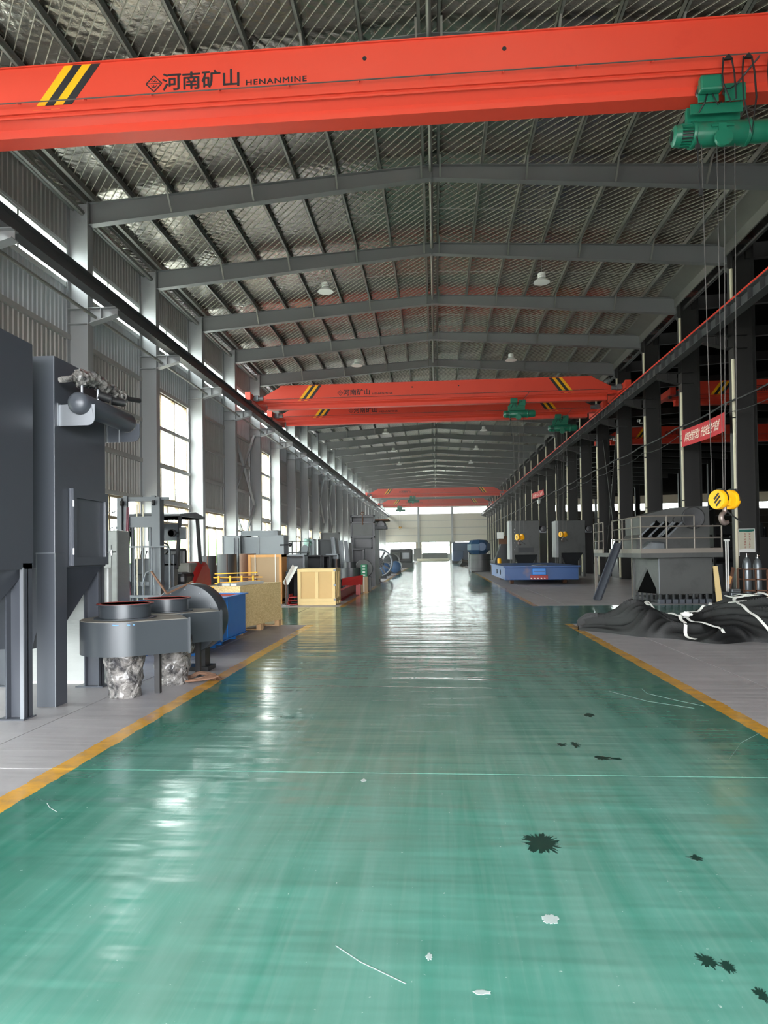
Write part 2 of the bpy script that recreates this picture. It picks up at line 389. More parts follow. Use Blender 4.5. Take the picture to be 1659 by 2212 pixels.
# ================================================================== SETTING
S, Y0B = 4.55, 17.9
ROWS = list(range(-5, 25))                                    # frame rows, 0 = the first frame whose left column shows
rowY = lambda k: Y0B + S * k
YN, YE = -9.0, 131.0
XI, XO, XW = 9.5, 10.1, 10.15
ztop = lambda x: 11.92 - .058 * abs(x)                        # top of the rafters

# floor: cast slabs with pale joints
fl = tag(box(-10.6, 72, YN - 4, YE + 1, -.3, -.012).build('floor', 'joint'), 'glossy worn green epoxy aisle between grey concrete strips', kind='structure')
xs = [-10.6, -3.65, 3.65, 10.4, 30, 50, 72]; ys = [YN - 4, -2.5, 4.76, 14.52, 19.2, 40, 70, 100, YE + 1]
for i in range(len(xs) - 1):
    for j in range(len(ys) - 1):
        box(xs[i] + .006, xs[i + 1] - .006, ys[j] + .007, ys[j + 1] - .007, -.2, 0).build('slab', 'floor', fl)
SCRATCHES = [[(1.88, 7.59), (2.14, 7.09), (2.49, 6.79)], [(2.27, 7.72), (2.25, 7.48), (2.47, 7.1), (2.62, 6.89)], [(-.42, 2.67), (-.31, 2.57), (-.13, 2.45)], [(2.14, 5.17), (2.41, 5.6), (2.69, 5.9)], [(-2.48, 4.1), (-2.42, 4.03), (-2.33, 3.96)]]
def blot(cx, cy, rx, ry, mat, n=46, seed=1, jag=.3):
    r = random.Random(seed); pts = []
    for i in range(n):
        a = 2 * PI * i / n; k = 1 + jag * (r.random() - .5) * 2 + .25 * noise.noise((math.cos(a) * 2, math.sin(a) * 2, seed))
        pts.append((cx + rx * k * math.cos(a), cy + ry * k * math.sin(a)))
    MB().prism(pts, 'z', -.01, .0012).build('paint_chip', mat, fl)
blot(.54, 3.66, .085, .10, 'chip', 80, seed=3, jag=.34); blot(.46, 2.91, .035, .035, 'chip_pale', seed=5, jag=.15)
blot(1.0, 2.65, .03, .045, 'chip', seed=7, jag=.4); blot(1.06, 2.62, .022, .035, 'chip', seed=8, jag=.4)
blot(1.11, 2.46, .02, .04, 'chip', seed=9, jag=.4); blot(1.28, 3.52, .03, .03, 'chip', 24, seed=10, jag=.5)
blot(1.22, 5.16, .06, .05, 'chip', 24, seed=12, jag=.4); blot(1.31, 5.15, .04, .03, 'chip', 24, seed=13, jag=.4)
blot(.98, 5.5, .04, .04, 'chip', 24, seed=14, jag=.5); blot(1.09, 5.5, .03, .06, 'chip', 24, seed=15, jag=.5)
blot(1.42, 6.5, .05, .07, 'chip', 24, seed=16, jag=.4); blot(-.05, 2.62, .012, .02, 'chip_pale', 20, seed=17)
blot(.14, 2.42, .03, .012, 'chip_pale', 20, seed=18); blot(-.52, 4.6, .02, .03, 'chip_pale', 20, seed=19)

for pts in SCRATCHES:
    MB().strip([(x, y, .0012) for x, y in pts], .004, lambda i: (.5, .8, 0), .0008).build('scratch', 'chip_pale', fl)

# ceiling: crinkled foil over purlins, with the wire net that carries it
def slope(x0, x1, off, y0=YN, y1=YE + .2, th=.05):
    z0, z1 = ztop(x0) + off, ztop(x1) + off
    return MB().prism([(x0, z0), (x1, z1), (x1, z1 + th), (x0, z0 + th)], 'y', y0, y1)
ce = tag(slope(-10.35, 0, .2).build('ceiling', 'foil'), 'silver insulation foil ceiling on purlins with a wire net', kind='structure')
slope(0, 10.3, .2).build('foil_panel', 'foil', ce)
PX = [.2, 1.36, 2.52, 3.66, 4.82, 5.97, 7.12, 8.27]
for sx in (-1, 1):
    for i, px in enumerate(PX):
        x = sx * px; z = ztop(x)
        b = MB()
        b.box(x - .035, x + .035, YN, YE, z, z + .012).box(x - .035, x + .035, YN, YE, z + .175, z + .187)
        w = x + sx * .03 if sx < 0 else x - .03
        b.box(w - .005, w + .005, YN, YE, z, z + .187)
        b.build('purlin', 'purlin', ce)
wn = MB()
yy = YN - 21
while yy < 74:
    for sx in (-1, 1):
        xa, xb = (-9.4, 0) if sx < 0 else (0, 9.4)
        ya, yb = yy - (xa + 9.4) * 1.15 + 21.6, yy - (xb + 9.4) * 1.15 + 21.6
        n = Vector((0, 0, 1))
        wn.bar((xa, ya, ztop(xa) + .19), (xb, yb, ztop(xb) + .19), .015, .008)
    yy += .29
wn.build('wire_net', 'wire', ce, kind='stuff')
for k in ROWS:                                                # sag rods and ridge bracing in the bays one can see
    if -1 <= k <= 9:
        y = rowY(k) + 2.45
        for sx in (-1, 1):
            MB().tube([(0, y, ztop(0) + .1), (sx * 9.2, y, ztop(9.2) + .1)], .008, 5).build('tie_rod', 'purlin', ce)
            MB().tube([(sx * 1.3, y, ztop(1.3) + .1), (sx * .2, y - 1.9, ztop(.2) + .1)], .008, 5).build('tie_rod', 'purlin', ce)
    if k < 24:
        MB().tube([(0, rowY(k) + .12, 11.74), (0, rowY(k + 1) - .12, 11.74)], .055, 8).build('ridge_strut', 'purlin', ce, smooth=True)
# edge members under the eaves
eL = MB(); 
for x, z, w, h in ((-9.35, 11.42, .1, .18), (-9.6, 11.40, .12, .2)): eL.box(x - w / 2, x + w / 2, YN, YE, z, z + h)
eL.build('eave_beam', 'purlin', ce)
MB().tube([(-9.72, YN, 11.15), (-9.72, YE, 11.15)], .075, 8).build('eave_pipe', 'purlin', ce, smooth=True)
MB().tube([(-9.98, YN, 11.28), (-9.98, YE, 11.28)], .06, 8).build('eave_pipe', 'purlin', ce, smooth=True)
eR = MB(); eR.prism([(8.85, 11.52), (9.45, 11.34), (9.45, 11.5), (8.85, 11.62)], 'y', YN, YE)
eR.box(9.45, 9.5, YN, YE, 11.0, 11.5)
eR.build('eave_gutter', 'purlin', ce)
MB().tube([(9.8, YN, 10.95), (9.8, YE, 10.95)], .07, 8).build('eave_pipe', 'steel_dark', ce, smooth=True)

# rafters: tapered I-beams with knee braces
def rafter_mesh():
    b = MB()
    for sx in (-1, 1):
        xe = sx * 9.5; zt0, zt1 = 11.9, ztop(9.5); zb0, zb1 = 11.56, 10.78
        b.prism([(0, zb0), (xe, zb1), (xe, zt1), (0, zt0)], 'y', -.006, .006)
        b.prism([(0, zb0 - .014), (xe, zb1 - .014), (xe, zb1), (0, zb0)], 'y', -.11, .11)
        b.prism([(0, zt0), (xe, zt1), (xe, zt1 + .014), (0, zt0 + .014)], 'y', -.11, .11)
        b.box(min(xe, xe - sx * .02), max(xe, xe - sx * .02), -.12, .12, zb1 - .02, zt1 + .02)
    b.box(-.02, .02, -.12, .12, 11.5, 11.93)
    return b
RAF = rafter_mesh().mesh('roof_beam', 'rafter')
KB = {}
for px in (.25, 2.52, 4.82, 7.12):
    for sx in (-1, 1):
        x = sx * px; zb = 11.56 - .0821 * px
        KB[x] = MB().bar((x, -.5, ztop(x) + .02), (x, -.08, zb + .03), .045, .045).mesh('knee_brace', 'purlin')
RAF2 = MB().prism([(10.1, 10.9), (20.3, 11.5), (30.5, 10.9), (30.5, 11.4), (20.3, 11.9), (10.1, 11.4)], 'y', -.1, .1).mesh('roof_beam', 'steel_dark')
for k in ROWS:
    o = share('roof_beam', RAF, (0, rowY(k), 0)); tag(o, 'grey painted steel roof beam spanning the hall under the purlins', group='roof beams', kind='structure')
    if k <= 8:
        for x, me in KB.items(): share('knee_brace', me, (0, 0, 0), o)
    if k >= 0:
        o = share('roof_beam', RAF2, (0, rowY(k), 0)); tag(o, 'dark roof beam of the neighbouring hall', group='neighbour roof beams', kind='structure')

# columns
def column_mesh(x0, x1, ztopc, mat, hw=.15):
    b = MB(); b.box(x0, x1, -.006, .006, 0, ztopc)
    b.box(x0, x0 + .016, -hw, hw, 0, ztopc); b.box(x1 - .016, x1, -hw, hw, 0, ztopc)
    return b.mesh('column', mat)
def corbel_mesh(s, mat):
    xi = s * XI; xt = s * 8.72; b = MB()
    b.prism([(xi, 8.02), (xt, 8.24), (xt, 8.42), (xi, 8.42)], 'y', -.006, .006)
    b.prism([(xi, 8.0), (xt, 8.22), (xt, 8.24), (xi, 8.02)], 'y', -.13, .13)
    b.prism([(xi, 8.42), (xt, 8.42), (xt, 8.44), (xi, 8.44)], 'y', -.13, .13)
    xm = s * 9.15; b.box(min(xm - .008, xm + .008), xm + .008, -.12, .12, 8.12, 8.42)
    b.box(min(s * 9.5, s * 10.1), max(s * 9.5, s * 10.1), -.13, .13, 8.0, 8.02); b.box(min(s * 9.5, s * 10.1), max(s * 9.5, s * 10.1), -.13, .13, 8.42, 8.44)
    return b.mesh('corbel', mat)
CL, CR = column_mesh(-XO, -XI, 11.4, 'column'), column_mesh(9.62, 10.3, 11.4, 'steel_dark', .2)
C2 = column_mesh(30.2, 30.9, 11.4, 'steel_dark', .2)
BL, BR = corbel_mesh(-1, 'column'), corbel_mesh(1, 'steel_dark')
CAPR = MB().prism([(9.5, 10.62), (9.5, 11.3), (9.62, 11.3), (9.62, 10.5)], 'y', -.12, .12).mesh('column_head', 'steel_dark')
PIPE = MB().tube([(9.56, -.26, .1), (9.56, -.26, 7.6)], .05, 8).tube([(9.56, -.26, 9.0), (9.56, -.26, 10.5)], .05, 8).mesh('drain_pipe', 'cream_pipe', True)
CLIP = MB().box(9.5, 9.66, -.32, -.2, 3.4, 3.44).box(9.5, 9.66, -.32, -.2, 5.7, 5.74).mesh('pipe_clip', 'steel_dark')
for k in ROWS:
    y = rowY(k)
    if k >= -2:
        o = share('column', CL, (0, y, 0)); tag(o, 'grey steel column against the window wall', group='left columns', kind='structure'); share('corbel', BL, (0, 0, 0), o)
    o = share('column', CR, (0, y, 0)); tag(o, 'dark steel column with a cream drain pipe', group='right columns', kind='structure')
    share('corbel', BR, (0, 0, 0), o); share('column_head', CAPR, (0, 0, 0), o)
    if k >= 0: share('drain_pipe', PIPE, (0, 0, 0), o); share('pipe_clip', CLIP, (0, 0, 0), o)
    if k >= 1 and k % 2 == 1: tag(share('column', C2, (0, y, 0)), 'dark column of the neighbouring hall', group='neighbour columns', kind='structure')

# crane runways
for s, nm in ((-1, 'left'), (1, 'right')):
    x = s * 8.9
    b = MB().box(x - .008, x + .008, YN, YE, 8.44, 8.83).box(x - .15, x + .15, YN, YE, 8.44, 8.46).box(x - .15, x + .15, YN, YE, 8.815, 8.835)
    rb = b.build('runway_beam', 'beam_dark')
    tag(rb, f'dark crane runway beam on corbels along the {nm} columns', kind='structure')
    box(x - .025, x + .025, YN, YE, 8.835, 8.875).build('crane_rail', 'rail', rb)
    if s > 0:
        me = MB().box(8.752, 8.892, -.005, .005, 8.46, 8.815).mesh('stiffener', 'beam_dark')
        for i in range(150): share('stiffener', me, (0, 15 + i * .72, 0), rb)
        box(8.74, 8.78, YN, YE, 8.835, 8.885).build('conductor_rail', 'red_rail', rb)
# service pipe under the left runway and cables strung along the right columns
tag(MB().tube([(-9.35, YN, 8.2), (-9.35, YE, 8.2)], .045, 8).build('service_pipe', 'purlin', smooth=True), 'thin grey service pipe running under the left runway beam', 'pipe')
def sag(x, z, k0, k1, dz, r, label):
    pts = []
    for k in range(k0, k1):
        for j in range(4):
            u = j / 4; pts.append((x, rowY(k) + S * u, z - dz * 4 * u * (1 - u)))
    pts.append((x, rowY(k1), z))
    tag(MB().tube(pts, r, 5).build('cable', 'rubber', smooth=True), label, 'cable')
sag(9.42, 6.25, -2, 22, .08, .035, 'thick black cable strung from column to column on the right, upper of two')
sag(9.5, 5.95, -2, 8, .16, .015, 'thin black cable sagging below the thick one on the right columns')
sag(9.52, 3.2, 1, 5, .35, .014, 'thin black cable drooping low behind the railed machine')

# left wall: corrugated sheets, girts and windows
wl = tag(box(-10.3, -10.16, YN, YE, 0, .95).build('wall_left', 'plinth'), 'corrugated sheet wall with strip and low windows', kind='structure')
def corr(L, h, pitch=.19, d=.028):
    n = int(L / pitch); p = L / n; b = MB(); prof = []
    for i in range(n):
        y = i * p; prof += [(y, 0), (y + p * .55, 0), (y + p * .65, d), (y + p * .9, d)]
    prof.append((L, 0))
    b.add([(q, y, z) for z in (0, h) for q, y in [(pp[1], pp[0]) for pp in prof]], [(i, i + 1, len(prof) + i + 1, len(prof) + i) for i in range(len(prof) - 1)])
    return b
TIERS = [(3.55, 4.86, 'sheet'), (4.86, 6.26, 'sheet'), (6.26, 7.66, 'sheet'), (7.66, 9.06, 'sheet_light'), (10.24, 11.5, 'sheet')]
SH = {}
for i, (a, b_, m) in enumerate(TIERS): SH[i] = corr(S - .02, b_ - a).mesh('wall_sheet', m)
TALL = {1, 4}                                                 # bays with tall windows (bay k runs from row k to row k+1)
for k in range(-6, 25):
    y = rowY(k) + .01
    for i, (a, b_, m) in enumerate(TIERS):
        if k in TALL and i < 3: continue
        share('wall_sheet', SH[i], (-10.16, y, a), wl)
for z in (3.55, 4.86, 6.26, 7.66):
    box(-10.13, -10.06, YN, YE, z - .07, z + .07).build('girt', 'sheet', wl)
    
box(-10.2, -10.12, YN, YE, 9.04, 9.12).build('window_sill', 'white_frame', wl)
box(-10.2, -10.12, YN, YE, 10.18, 10.26).build('window_head', 'white_frame', wl)
box(-10.22, -10.05, YN, YE, .9, 1.0).build('window_sill', 'gold_frame', wl)
wno = 0
def window(y0, y1, z0, z1, nx, zs, fm, lab):
    global wno; wno += 1
    x = -10.2
    w = thing(f'window_{wno}', lab, None, (x, (y0 + y1) / 2, z0), kind='structure')
    t = .07; q = .07; f = MB().box(x - q, x + q, y0, y1, z0, z0 + t).box(x - q, x + q, y0, y1, z1 - t, z1).box(x - q, x + q, y0, y0 + t, z0, z1).box(x - q, x + q, y1 - t, y1, z0, z1)
    f.build('window_frame', fm, w)
    lv = [z0] + zs + [z1]
    for zz in zs: box(x - .06, x + .06, y0 + t, y1 - t, zz - .05, zz + .05).build('transom', fm, w)
    for i in range(1, nx):
        yy = y0 + (y1 - y0) * i / nx; box(x - .07, x + .07, yy - .04, yy + .04, z0 + t, z1 - t).build('mullion', fm, w)
    for i in range(nx):
        for j in range(len(lv) - 1):
            a, c = y0 + (y1 - y0) * i / nx, y0 + (y1 - y0) * (i + 1) / nx
            box(x - .004, x + .004, a, c, lv[j], lv[j + 1]).build('pane', 'glass', w)
for k in range(-6, 25):
    y = rowY(k)
    near = -2 <= k <= 9
    window(y + .12, y + S - .12, 1.0, 3.48, 4 if near else 2, [2.78] if near else [], 'gold_frame', 'low bronze framed window between two left columns')
    window(y + .05, y + S - .05, 9.12, 10.18, 2, [], 'white_frame', 'strip window high on the left wall behind the runway beam')
    if k in TALL: window(y + .4, y + S - .2, 3.62, 7.6, 3, [4.95, 6.3], 'gold_frame', 'tall window rising between two left columns')
# cross bracing in the fourth and later bays
br = MB()
for k in (3, 8, 9):
    y = rowY(k); x = -9.8
    o = thing('wall_bracing', 'crossed steel angle braces between two left columns', None, (x, y, 0), kind='structure')
    for a, b_ in (((y + .2, .4), (y + 4.3, 4.2)), ((y + 4.3, .4), (y + .2, 4.2)), ((y + .2, 4.2), (y + 4.3, 8.0)), ((y + 4.3, 4.2), (y + .2, 8.0))):
        MB().bar((x, a[0], a[1]), (x, b_[0], b_[1]), .12, .1).build('brace', 'column', o)

# end wall
we = thing('wall_end', 'far pale sheet wall with strip and low windows', None, (0, YE, 0), kind='structure')
ew = MB()
XC = [-10.3, -3.35, 3.2, 10.2, 17, 23.7, 30.5, 40, 50, 60, 71]
for i, (z0, z1) in enumerate(((3.48, 4.86), (4.86, 6.26), (6.26, 7.66), (7.66, 9.0))):
    for j in range(len(XC) - 1):
        box(XC[j] + .01, XC[j + 1] - .01, YE, YE + .08, z0 + .02, z1 - .02).build('wall_sheet', 'sheet_end' if XC[j] < 10 else 'sheet_shade', we)
    box(-10.3, 71, YE - .05, YE + .06, z0 - .04, z0 + .04).build('girt', 'column', we)
box(-10.3, 71, YE, YE + .1, 0, 1.2).build('plinth', 'plinth', we)
box(-10.3, 71, YE, YE + .1, 10.25, 12.3).build('gable_sheet', 'sheet_end', we)
box(-10.3, 71, YE - .04, YE + .1, 9.0, 9.08).build('window_sill', 'white_frame', we)
for x in XC: box(x - .2, x + .2, YE - .35, YE - .02, 0, 12).build('wind_column', 'column', we)
for j in range(len(XC) - 1):
    a, b_ = XC[j], XC[j + 1]
    w = thing(f'window_{wno + 1 + j * 2}', 'bright strip window high in the far wall', None, (a, YE, 9.05), kind='structure')
    box(a, b_, YE + .04, YE + .05, 9.08, 10.25).build('pane', 'glass', w); box(a, b_, YE + .02, YE + .06, 10.2, 10.26).build('window_frame', 'white_frame', w)
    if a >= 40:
        box(a, b_, YE, YE + .08, 1.2, 3.48).build('wall_sheet', 'sheet_shade', we); continue
    w = thing(f'window_{wno + 2 + j * 2}', 'low framed window in the far wall', None, (a, YE, 1.2), kind='structure')
    f = MB().box(a + .2, b_ - .2, YE + .02, YE + .08, 2.72, 2.8).box(a, a + .6, YE, YE + .1, 1.2, 3.5).box(b_ - .6, b_, YE, YE + .1, 1.2, 3.5)
    for q in range(1, 4): xx = a + .6 + (b_ - a - 1.2) * q / 4; f.box(xx - .05, xx + .05, YE + .02, YE + .08, 1.2, 3.48)
    f.build('window_frame', 'gold_frame', w); box(a + .6, b_ - .6, YE + .04, YE + .05, 1.2, 3.48).build('pane', 'glass', w)
# the neighbouring halls beyond the right columns: roof, outer wall; and the gate wall behind the photographer
tag(MB().prism([(10.3, 11.6), (20.3, 12.2), (30.5, 11.6), (30.5, 11.7), (20.3, 12.3), (10.3, 11.7)], 'y', YN, YE).build('ceiling_neighbour', 'roof_shade'), 'dark roof of the neighbouring hall', kind='structure')
tag(MB().prism([(30.5, 11.6), (71, 12.2), (71, 12.3), (30.5, 11.7)], 'y', YN, YE).build('ceiling_far', 'roof_shade'), 'dark roof of the farther halls', kind='structure')
tag(box(71, 71.2, YN, YE, 0, 12.3).build('wall_right', 'sheet'), 'far right outer wall', kind='structure')
g = MB().box(-10.3, -7.5, YN - .2, YN, 0, 12.2).box(7.5, 71, YN - .2, YN, 0, 12.2).box(-7.5, 7.5, YN - .2, YN, 7.0, 12.2)
tag(g.build('wall_gate', 'sheet'), 'sheet wall around the open gate behind the photographer', kind='structure')
# outdoors seen through the glass
tag(box(-200, -10.31, -120, 260, -.5, -.15).build('ground', 'outside'), 'pale concrete yard outside the windows', kind='structure')
tag(box(-120, 190, YE + 1.01, 260, -.5, -.15).build('ground', 'outside'), 'pale concrete yard beyond the far wall', kind='structure')
tag(box(-120, 190, -120, YN - 4.01, -.5, -.15).build('ground', 'outside'), 'pale concrete yard before the gate', kind='structure')
hd = MB()
def hed(u, v):
    y = -20 + 190 * u; a = v * PI
    h = 5.2 + 1.6 * noise.noise((y * .12, 0, 3)); d = .8 * noise.noise((y * .5, v * 6, 7))
    return (-48 - math.cos(a) * (4 + d), y, max(-.2, math.sin(a) * (h + d)) - .15)
hd.grid(150, 14, hed)
tag(hd.build('treeline', 'leaf', smooth=True), 'green hedge of trees beyond the yard', kind='structure')

# ================================================================== CRANES
def crane_template():
    t = thing('overhead_crane', 'x', 'crane', (0, 0, 0), 'red overhead cranes')
    # y = 0 is the front face of the girder, z = 0 the rail top (8.875)
    z = lambda v: v - 8.875
    xe, xs_ = 8.55, 7.55
    web = [(-xs_, z(9.88)), (xs_, z(9.88)), (xe, z(9.34)), (xe, z(9.07)), (-xe, z(9.07)), (-xe, z(9.34))]
    b = MB(); b.prism(web, 'y', 0, .6)
    b.prism([(0, z(9.07)), (.16, z(8.93)), (.16, z(8.86)), (.44, z(8.86)), (.44, z(8.93)), (.6, z(9.07))], 'x', -8.3, 8.3)
    b.build('girder', 'red', t)
    MB().box(-8.3, 8.3, .14, .46, z(8.77), z(8.86)).build('bottom_flange', 'red', t)
    MB().box(-8.5, 8.5, -.035, .0, z(9.075), z(9.12)).box(-8.5, 8.5, -.02, 0, z(9.0), z(9.03)).build('edge_strip', 'red', t)
    MB().box(-7.62, 7.62, -.03, .63, z(9.88), z(9.9)).build('top_flange', 'red', t)
    MB().tube([(-8.3, -.1, z(9.22)), (8.3, -.1, z(9.22))], .011, 6).build('festoon_wire', 'rope', t)
    hk = MB().tube([(0, 0, z(9.27)), (0, -.06, z(9.24)), (0, -.1, z(9.2))], .012, 5).mesh('wire_hook', 'red')
    for i in range(15): share('wire_hook', hk, (-8.1 + i * 1.16, 0, 0), t)
    for x in (-1.05, 1.21): MB().lathe([(.035, 0), (.035, .012)], (x, -.006, z(9.64)), 'y', 16).build('bolt_hole', 'ink', t)
    for sx in (-1, 1):
        for i in range(4):
            w = .158; x0 = sx * 5.53; m = 'yellow' if i % 2 else 'black'
            if sx < 0: xa = x0 - (i) * w - w; m = 'black' if i % 2 == 0 else 'yellow'
            else: xa = x0 + i * w; m = 'black' if i % 2 == 0 else 'yellow'
            sh = sx * .5
            # leans outward towards the foot
            p = [(xa, z(9.87)), (xa + w, z(9.87)), (xa + w + sh, z(9.21)), (xa + sh, z(9.21))]
            MB().prism(p, 'y', -.004, .002).build('hazard_stripe', m, t)
            sh2 = sx * .55
            MB().prism([(xa + sh2, z(9.145)), (xa + w + sh2, z(9.145)), (xa + w + sh2 + sx * .03, z(9.12)), (xa + sh2 + sx * .03, z(9.12))], 'y', -.004, .002).build('hazard_stripe', m, t)
    # lettering and emblem
    me = fit(bold(text_mesh('河南矿山', 1, 0), .018, .014), 1.32, .30, -3.80, z(9.475)); share('lettering', me, (0, -.003, 0), t)
    me = fit(bold(text_mesh('HENANMINE', 1, 0, space=1.15), .02, .012), 1.02, .092, -2.52, z(9.375)); share('lettering', me, (0, -.003, 0), t)
    cx, cz, r_ = -4.6, z(9.46), .135
    e = MB()
    ring = [(cx - r_, cz), (cx, cz + r_), (cx + r_, cz), (cx, cz - r_)]
    for i in range(4):
        a, c = ring[i], ring[(i + 1) % 4]; e.bar((a[0], -.003, a[1]), (c[0], -.003, c[1]), .003, .02, up=(c[1] - a[1], 0, a[0] - c[0]))
    def st(*pts):
        for a, c in zip(pts, pts[1:]):
            a, c = (cx + a[0], -.003, cz + a[1]), (cx + c[0], -.003, cz + c[1]); e.bar(a, c, .003, .012, up=(c[2] - a[2], 0, a[0] - c[0]))
    st((-.11, .004), (.11, .004)); st((-.03, .075), (0, .03), (.03, .075)); st((-.05, .04), (-.02, .03)); st((.05, .04), (.02, .03))
    st((-.045, -.025), (-.03, -.055), (0, -.06), (.03, -.055), (.045, -.025)); st((0, -.02), (0, -.06))
    e.build('emblem', 'ink', t)
    for sx in (-1, 1):
        x = sx * 8.9; tr = MB().box(x - .13, x + .13, -1.15, 1.75, z(9.0), z(9.3)).box(x - .13, x + .13, -1.28, -1.15, z(8.98), z(9.34)).box(x - .13, x + .13, 1.75, 1.88, z(8.98), z(9.34)).build('end_truck', 'red', t)
        for y in (-.85, 1.45): MB().lathe([(.05, -.07), (.13, -.06), (.13, .06), (.05, .07)], (x, y, z(9.005)), 'x', 18).build('wheel', 'rope', tr)
        mo = MB().tube([(x - sx * .14, -.75, z(9.12)), (x - sx * .62, -.75, z(9.12))], .1, 12).box(x - sx * .3 - .1, x - sx * .3 + .1, -.88, -.62, z(9.02), z(9.26)).build('drive_motor', 'galv', t, smooth=True)
        MB().box(min(sx * 8.3, sx * 8.8), max(sx * 8.3, sx * 8.8), .02, .58, z(9.04), z(9.4)).build('end_plate', 'red', t)
    return t
cr0 = crane_template()
CRY = [10.79, 32.74, 36.94, 87.7, 106.5]
CRL = ['nearest red overhead crane, its girder crossing the top of the photo', 'second red overhead crane, front one of the close pair',
       'third red overhead crane, close behind the second one', 'small hazy red crane above the far floor, nearer of two', 'faintest red crane right before the far strip window']
cranes = []
for i, (y, l) in enumerate(zip(CRY, CRL)):
    if i == 0: c = cr0; c.location = (0, y, 8.875); c['label'] = l
    else: c = dup(cr0, (0, y, 8.875), l)
    cranes.append(c)
for x, y, l in ((20.4, 34.5, 'red crane of the neighbouring hall seen between right columns'), (20.4, 47, 'dim red crane deeper in the neighbouring hall on the right')):
    c = dup(cr0, (x, y, 8.875), l)

def hoist_template():
    t = thing('electric_hoist', 'x', 'hoist', (0, 0, 0), 'green hoists under the cranes')
    # x = 0 at the drum's left end, y = 0 under the girder centre, z = 0 at the drum axis
    R_ = .185
    MB().lathe([(R_ * .98, .28), (R_, .3), (R_, 1.12), (R_ * .97, 1.14)], (0, 0, 0), 'x', 32).build('drum_housing', 'hoist', t, smooth=True)
    MB().lathe([(R_ * 1.08, .26), (R_ * 1.1, .27), (R_ * 1.1, .31), (R_ * 1.0, .32)], (0, 0, 0), 'x', 32).build('end_ring', 'hoist', t, smooth=True)
    MB().lathe([(R_ * 1.08, 1.1), (R_ * 1.1, 1.12), (R_ * 1.1, 1.15), (R_ * 1.0, 1.16)], (0, 0, 0), 'x', 32).build('end_ring', 'hoist', t, smooth=True)
    MB().lathe([(.12, 1.15), (.17, 1.18), (.175, 1.42), (.15, 1.5), (.05, 1.52)], (0, 0, 0), 'x', 28).build('gear_case', 'hoist', t, smooth=True)
    mo = MB().lathe([(.13, .08), (.14, .28)], (0, 0, 0), 'x', 24).build('motor', 'black', t, smooth=True)
    fin = MB()
    for i in range(20):
        a = 2 * PI * i / 20; fin.obox((.185, .152 * math.cos(a), .152 * math.sin(a)), .2, .012, .04, (math.atan2(math.sin(a), math.cos(a)) - PI / 2, 0, 0))
    fin.build('cooling_fins', 'hoist', mo)
    MB().lathe([(.06, -.03), (.1, -.03), (.155, .0), (.165, .09), (.155, .095)], (0, 0, 0), 'x', 28).build('fan_cowl', 'hoist', t, smooth=True)
    MB().lathe([(.0, -.031), (.08, -.031)], (0, 0, 0), 'x', 20).build('cowl_grille', 'black', t)
    MB().box(.2, 1.02, -.05, .05, .17, .42).build('hanger_plate', 'hoist', t)
    MB().box(.2, 1.0, -.2, -.18, .22, .38).build('hanger_plate', 'hoist', t)
    for x in (.31, .72):
        tp = MB().box(x - .02, x + .3, -.27, -.25, .36, .64).build('trolley_plate', 'hoist', t, bevel=.03)
        for q in (.05, .23): MB().lathe([(.085, 0), (.085, .06), (.06, .07)], (x + q, -.25, .55), 'y', 18).build('trolley_wheel', 'fan', tp, smooth=True)
        for q in (.02, .26): MB().tube([(x + q, -.26, .4), (x + q, .2, .4)], .018, 6).build('axle_bolt', 'rust', tp)
        MB().box(x - .02, x + .3, .22, .24, .36, .64).build('trolley_plate', 'hoist', t, bevel=.03)
    MB().box(.28, .62, -.42, -.28, .46, .7).build('control_box', 'hoist', t, bevel=.03)
    # rope guide block on the drum
    gd = MB().box(.62, .74, -.215, -.16, -.16, .05).box(.52, .86, -.21, -.17, .0, .03).build('rope_guide', 'hoist', t)
    MB().lathe([(.03, -.03), (.135, -.03), (.14, 0), (.135, .03), (.03, .03)], (.68, -.235, -.2), 'y', 26).build('guide_disc', 'hoist', gd, smooth=True)
    ar = MB().bar((.86, -.3, .58), (1.2, -.34, .98), .05, .02).build('cable_arm', 'fan', t)
    MB().tube([(.42, -.3, .46), (.36, -.34, .3), (.3, -.26, .2)], .012, 6).tube([(.5, -.3, .46), (.56, -.34, .26), (.62, -.34, .3)], .01, 6).tube([(.6, -.36, .5), (.74, -.38, .48), (.84, -.34, .56)], .01, 6).build('control_cable', 'rubber', t, smooth=True)
    MB().tube([(.3, -.16, -.1), (.31, -.18, -.25), (.3, -.18, -.42), (.33, -.18, -1.0)], .012, 6).box(.27, .33, -.21, -.16, -.34, -.26).box(.31, .36, -.21, -.16, -1.08, -.98).build('limit_switch', 'rubber', t, smooth=False)
    return t
